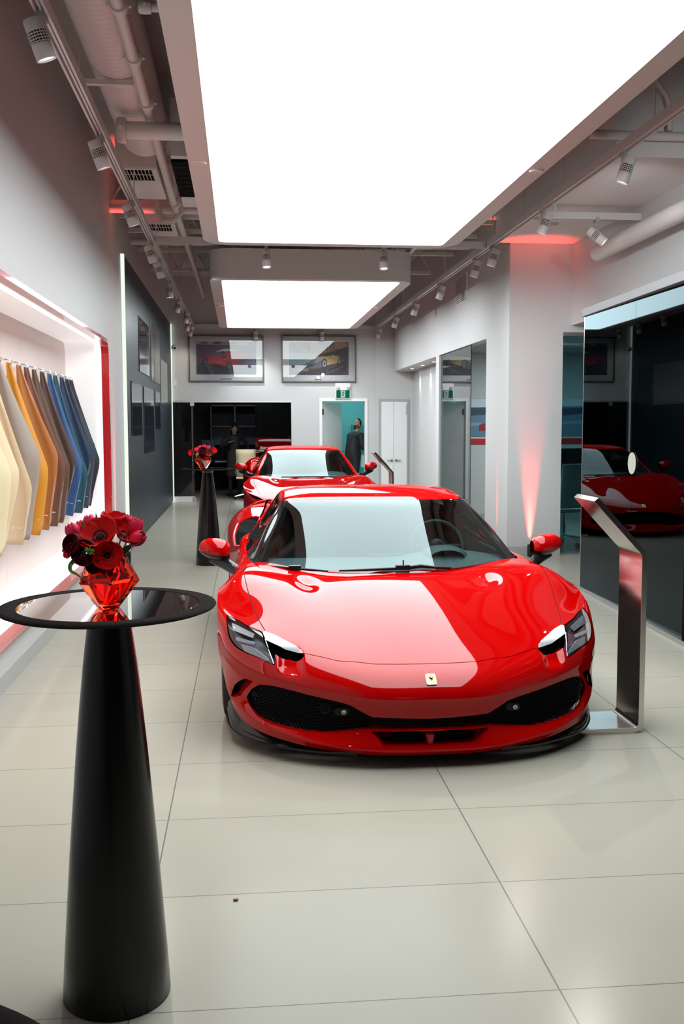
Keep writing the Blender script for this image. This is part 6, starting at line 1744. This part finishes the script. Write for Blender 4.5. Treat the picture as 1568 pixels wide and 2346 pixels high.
pm = thing('monitor', 'dark monitor on the rear office desk, left of the standing woman', 'monitor', (-0.72, 22.85, 0.74)); build('screen', MB().box((-0.15, 0, 0.15), (0.15, 0.03, 0.50)), mat('dim blue screen', (0.02, 0.035, 0.05), 0.3), pm, smooth=False, bevel=0.006); build('stand', MB().lathe([(0.09, 0), (0.09, 0.01), (0.015, 0.02), (0.015, 0.25)], (0, 0.03, 0), 20), M_black, pm)
sh = thing('wall_shelf', 'pale wall shelving with dark openings inside the rear office', 'shelf', (-0.1, 24.35, 1.1))
M_shelf = mat('dim grey shelf', (0.16, 0.17, 0.20), 0.6)
m = MB()
for z in (0.0, 0.42, 0.92): m.box((-0.60, -0.25, z), (0.60, 0.0, z+0.035))
for x in (-0.60, -0.03, 0.565): m.box((x, -0.25, 0.0), (x+0.035, 0.0, 0.95))
build('carcass', m, M_shelf, sh, smooth=False); build('back', MB().box((-0.6, -0.02, 0.0), (0.6, 0.0, 0.45)), M_shelf, sh, smooth=False)
area('rear_office_lamp', (0.0, 23.2, 2.55), 0.8, 0.3, 3.5, (0.9, 0.95, 1.0))
fcab = thing('wall_cabinet', 'teal-lit wall cabinet behind the man in the corridor', 'cabinet', (2.72, 22.85, 1.15)); build('case', MB().box((-0.16, -0.1, 0), (0.40, 0.05, 0.42)), mat('teal cabinet', (0.05, 0.28, 0.30), 0.5), fcab, smooth=False, bevel=0.01)
bagt = thing('paper_bag', 'pale blue paper sheets held beside the man in the corridor', 'paper', (2.60, 21.30, 0.72)); build('sheets', MB().prism([(-0.06, 0, -0.02), (0.14, 0, -0.12), (0.16, 0, 0.10), (-0.05, 0, 0.26)], (0, 0.01, 0)), mat('pale blue paper', (0.55, 0.70, 0.78), 0.6), bagt, smooth=False)

# ================================================================== PEOPLE
def skin_body(name, joints, bones, mt, parent, root=0, sub=2):
    """continuous body grown over a skeleton: joints (pos, radius)"""
    me = bpy.data.meshes.new(name); me.from_pydata([tuple(j[0]) for j in joints], bones, [])
    o = bpy.data.objects.new(name, me); COL.objects.link(o); o.parent = parent
    me.materials.append(mt)
    sk = o.modifiers.new('skin', 'SKIN'); sk.use_smooth_shade = True
    if not me.skin_vertices:
        bpy.context.view_layer.objects.active = o
    lay = me.skin_vertices[0] if len(me.skin_vertices) else None
    if lay is not None:
        for v, j in zip(lay.data, joints):
            r = j[1]; v.radius = (r if isinstance(r, tuple) else (r, r))
        lay.data[root].use_root = True
    sb = o.modifiers.new('smooth', 'SUBSURF'); sb.levels = sub; sb.render_levels = sub
    # bake so that it is plain mesh
    dg = bpy.context.evaluated_depsgraph_get(); dg.update()
    ev = o.evaluated_get(dg); nm = bpy.data.meshes.new_from_object(ev)
    o.modifiers.clear(); o.data = nm; nm.materials.clear(); nm.materials.append(mt)
    nm.polygons.foreach_set('use_smooth', [True]*len(nm.polygons))
    return o
M_skin = mat('skin', (0.45, 0.24, 0.16), 0.5); M_hair = mat('black hair', (0.008, 0.007, 0.007), 0.5); M_cloth_k = mat('black clothing', (0.010, 0.011, 0.014), 0.7); M_shoe = mat('black shoe', (0.01, 0.01, 0.01), 0.3)
def person(label, loc, rz, H_=1.70, pose='reach', long_hair=False, coat=False, bulk=1.0):
    t = thing('person', label, 'person', loc, rz)
    k = H_/1.75
    def J(x, y, z, r): return ((x*k, y*k, z*k), r*k*(bulk if z > 0.7 else 1.0))
    lean = 0.10 if pose == 'reach' else 0.0
    # the figure faces -Y in its own frame
    j = [J(0, 0, 0.95, 0.15), J(0, 0.01, 1.10, 0.135), J(0, 0.0-lean*0.5, 1.28, 0.150), J(0, -lean, 1.42, 0.115), J(0, -lean-0.01, 1.50, 0.058),
         J(0.10, 0, 0.88, 0.095), J(0.105, -0.01, 0.50, 0.062), J(0.11, 0.02, 0.10, 0.042), J(0.115, -0.10, 0.035, 0.036),
         J(-0.10, 0, 0.88, 0.095), J(-0.105, -0.01, 0.50, 0.062), J(-0.11, 0.02, 0.10, 0.042), J(-0.115, -0.10, 0.035, 0.036),
         J(0.185, -lean, 1.40, 0.066), J(-0.185, -lean, 1.40, 0.066)]
    if pose == 'reach':
        arms = [J(0.25, -0.10, 1.16, 0.048), J(0.17, -0.32, 1.12, 0.036), J(-0.25, -0.08, 1.15, 0.048), J(-0.17, -0.30, 1.02, 0.036)]
    else:
        arms = [J(0.36, 0.02, 1.18, 0.046), J(0.20, -0.06, 1.02, 0.034), J(-0.34, -0.02, 1.20, 0.046), J(-0.16, -0.16, 1.30, 0.034)]
    j += arms
    b = [(0, 1), (1, 2), (2, 3), (3, 4), (0, 5), (5, 6), (6, 7), (7, 8), (0, 9), (9, 10), (10, 11), (11, 12), (3, 13), (13, 15), (15, 16), (3, 14), (14, 17), (17, 18)]
    body = skin_body('clothed_body', j, b, M_cloth_k, t)
    # head
    hy = -lean-0.03
    hd = MB(); G = []
    for i in range(17):
        a = pi*i/16; zz = -cos(a)
        row = []
        for q in range(24):
            c = 2*pi*q/24; r = sin(a)
            x = 0.074*r*cos(c); y = 0.092*r*sin(c); z = 0.118*zz
            if y < 0:                                     # face side: chin, brow, nose
                f = -sin(c); z_ = zz
                y -= 0.016*r*max(0, 1-abs((z_+0.12)/0.22))*max(0, f-0.80)/0.2       # nose
                y -= 0.010*r*max(0, 1-abs((z_+0.78)/0.25))*max(0, f-0.4)              # chin
                y += 0.006*r*max(0, 1-abs((z_-0.08)/0.14))*max(0, 1-abs(abs(cos(c))-0.4)/0.25)*(f > 0.2)   # eye hollows
                x *= 1-0.22*max(0, -z_-0.25)
            row.append((x*k, (y+hy)*k, (z+1.632)*k))
        G.append(row)
    hd.grid(G, closed_v=True); head = build('head', hd, M_skin, t, angle=80)
    build('neck_skin', MB().tube([(0, (hy+0.03)*k, 1.46*k), (0, (hy+0.018)*k, 1.56*k)], 0.052*k, 16), M_skin, head)
    for sg in (1, -1): build('ear', MB().ball((sg*0.076*k, (hy+0.012)*k, 1.622*k), 0.030*k, 10, 8, (0.4, 0.7, 1.0)), M_skin, head)
    for sg in (1, -1): build('eye', MB().ball((sg*0.030*k, (hy-0.078)*k, 1.640*k), 0.012*k, 10, 8), M_hair, head)
    build('mouth', MB().ball((0, (hy-0.088)*k, 1.560*k), 0.022*k, 10, 6, (1, 0.35, 0.25)), mat('lips', (0.35, 0.12, 0.10), 0.5), head)
    hr = MB(); G = []
    for i in range(11):
        a = pi*0.5*i/10
        row = []
        for q in range(24):
            c = 2*pi*q/24; fr = max(0, -sin(c)); drop = (0.055 if not long_hair else 0.07)*(1-fr*1.1)+0.055*max(0, sin(c))
            r = cos(a); row.append((0.081*r*cos(c)*k, (0.099*r*sin(c)+hy+0.004)*k, (1.648+0.030*fr+0.108*sin(a)-drop*(1-i/10))*k))
        G.append(row)
    hr.grid(G, closed_v=True); hair = build('hair', hr, M_hair, head, angle=80)
    if long_hair:
        G = []
        for i in range(9):
            u = i/8; wv = 0.085+0.035*sin(pi*u); G.append([(wv*k*cos(c), (hy+0.03+0.075*sin(c)+0.02*u)*k, (1.66-0.42*u)*k) for c in [pi*q/12 for q in range(-1, 14)]])
        o = build('long_hair', MB().grid(G), M_hair, hair, angle=80); md = o.modifiers.new('t', 'SOLIDIFY'); md.thickness = 0.02
    if coat:
        G = []
        for i in range(8):
            u = i/7; rx, ry = 0.165+0.04*u, 0.125+0.03*u
            G.append([(rx*cos(c)*k, ry*sin(c)*k, (1.12-0.62*u)*k) for c in [2*pi*q/24 for q in range(24)]])
        build('coat_skirt', MB().grid(G, closed_v=True), mat('dark brown coat', (0.028, 0.020, 0.016), 0.8), body, angle=80)
    # hands: palm plus five curled fingers
    for wi, el in ((16, 15), (18, 17)):
        w_ = Vector(j[wi][0]); d = (w_-Vector(j[el][0])).normalized(); s = d.cross(Vector((0, 0, 1))).normalized(); u = s.cross(d)
        jj = [(tuple(w_-d*0.01*k), 0.024*k), (tuple(w_+d*0.045*k), (0.036*k, 0.016*k)), (tuple(w_+d*0.085*k), (0.038*k, 0.014*k))]; bb = [(0, 1), (1, 2)]
        for f in range(4):
            o_ = (f-1.5)*0.019*k; L = (0.066, 0.078, 0.074, 0.058)[f]*k; p0 = w_+d*0.085*k+s*o_
            i0 = len(jj); jj += [(tuple(p0+d*L*0.1), 0.0095*k), (tuple(p0+d*L*0.55-u*0.010*k), 0.0088*k), (tuple(p0+d*L*0.90-u*0.032*k), 0.0075*k)]; bb += [(2, i0), (i0, i0+1), (i0+1, i0+2)]
        sg = 1 if wi == 16 else -1
        i0 = len(jj); jj += [(tuple(w_+d*0.035*k-s*sg*0.036*k), 0.012*k), (tuple(w_+d*0.070*k-s*sg*0.052*k-u*0.014*k), 0.010*k), (tuple(w_+d*0.092*k-s*sg*0.048*k-u*0.026*k), 0.008*k)]; bb += [(1, i0), (i0, i0+1), (i0+1, i0+2)]
        skin_body('hand', jj, bb, M_skin, t, 1, 2)
    for sg in (1, -1):
        m = MB(); G = []
        for i in range(9):
            u = i/8; y = 0.06-0.26*u; wv = 0.038+0.012*sin(pi*u)-(0.02 if i == 8 else 0); hh = 0.085*(1-u)**0.7+0.035
            G.append([((sg*0.112+wv*cos(c))*k, y*k, max(0.0, (hh*0.5+hh*0.5*sin(c)))*k) for c in [2*pi*q/14 for q in range(14)]])
        m.grid(G, closed_v=True); m.add(G[0], [tuple(range(14))]); m.add(G[-1], [tuple(range(14))]); build('shoe', m, M_shoe, t, angle=70)
    return t
person('man in black clothes with short dark hair standing inside the teal-lit corridor', (2.42, 21.3, 0), radians(118), 1.68, 'reach', bulk=1.3)
person('dark-haired woman in a dark coat standing in the rear glass office', (-0.12, 21.92, 0), radians(10), 1.60, 'hips', True, True)

# ================================================================== FLOOR CRUMBS
ptl = build('petal_scrap', MB().ball((0, 0, 0.004), 0.010, 8, 5, (1.0, 0.6, 0.35)), mat('dry red petal', (0.22, 0.03, 0.015), 0.7), None); ptl.location = (-0.03, 3.16, 0)
tag(ptl, 'tiny dry red petal scrap on the pale floor tiles', 'petal')
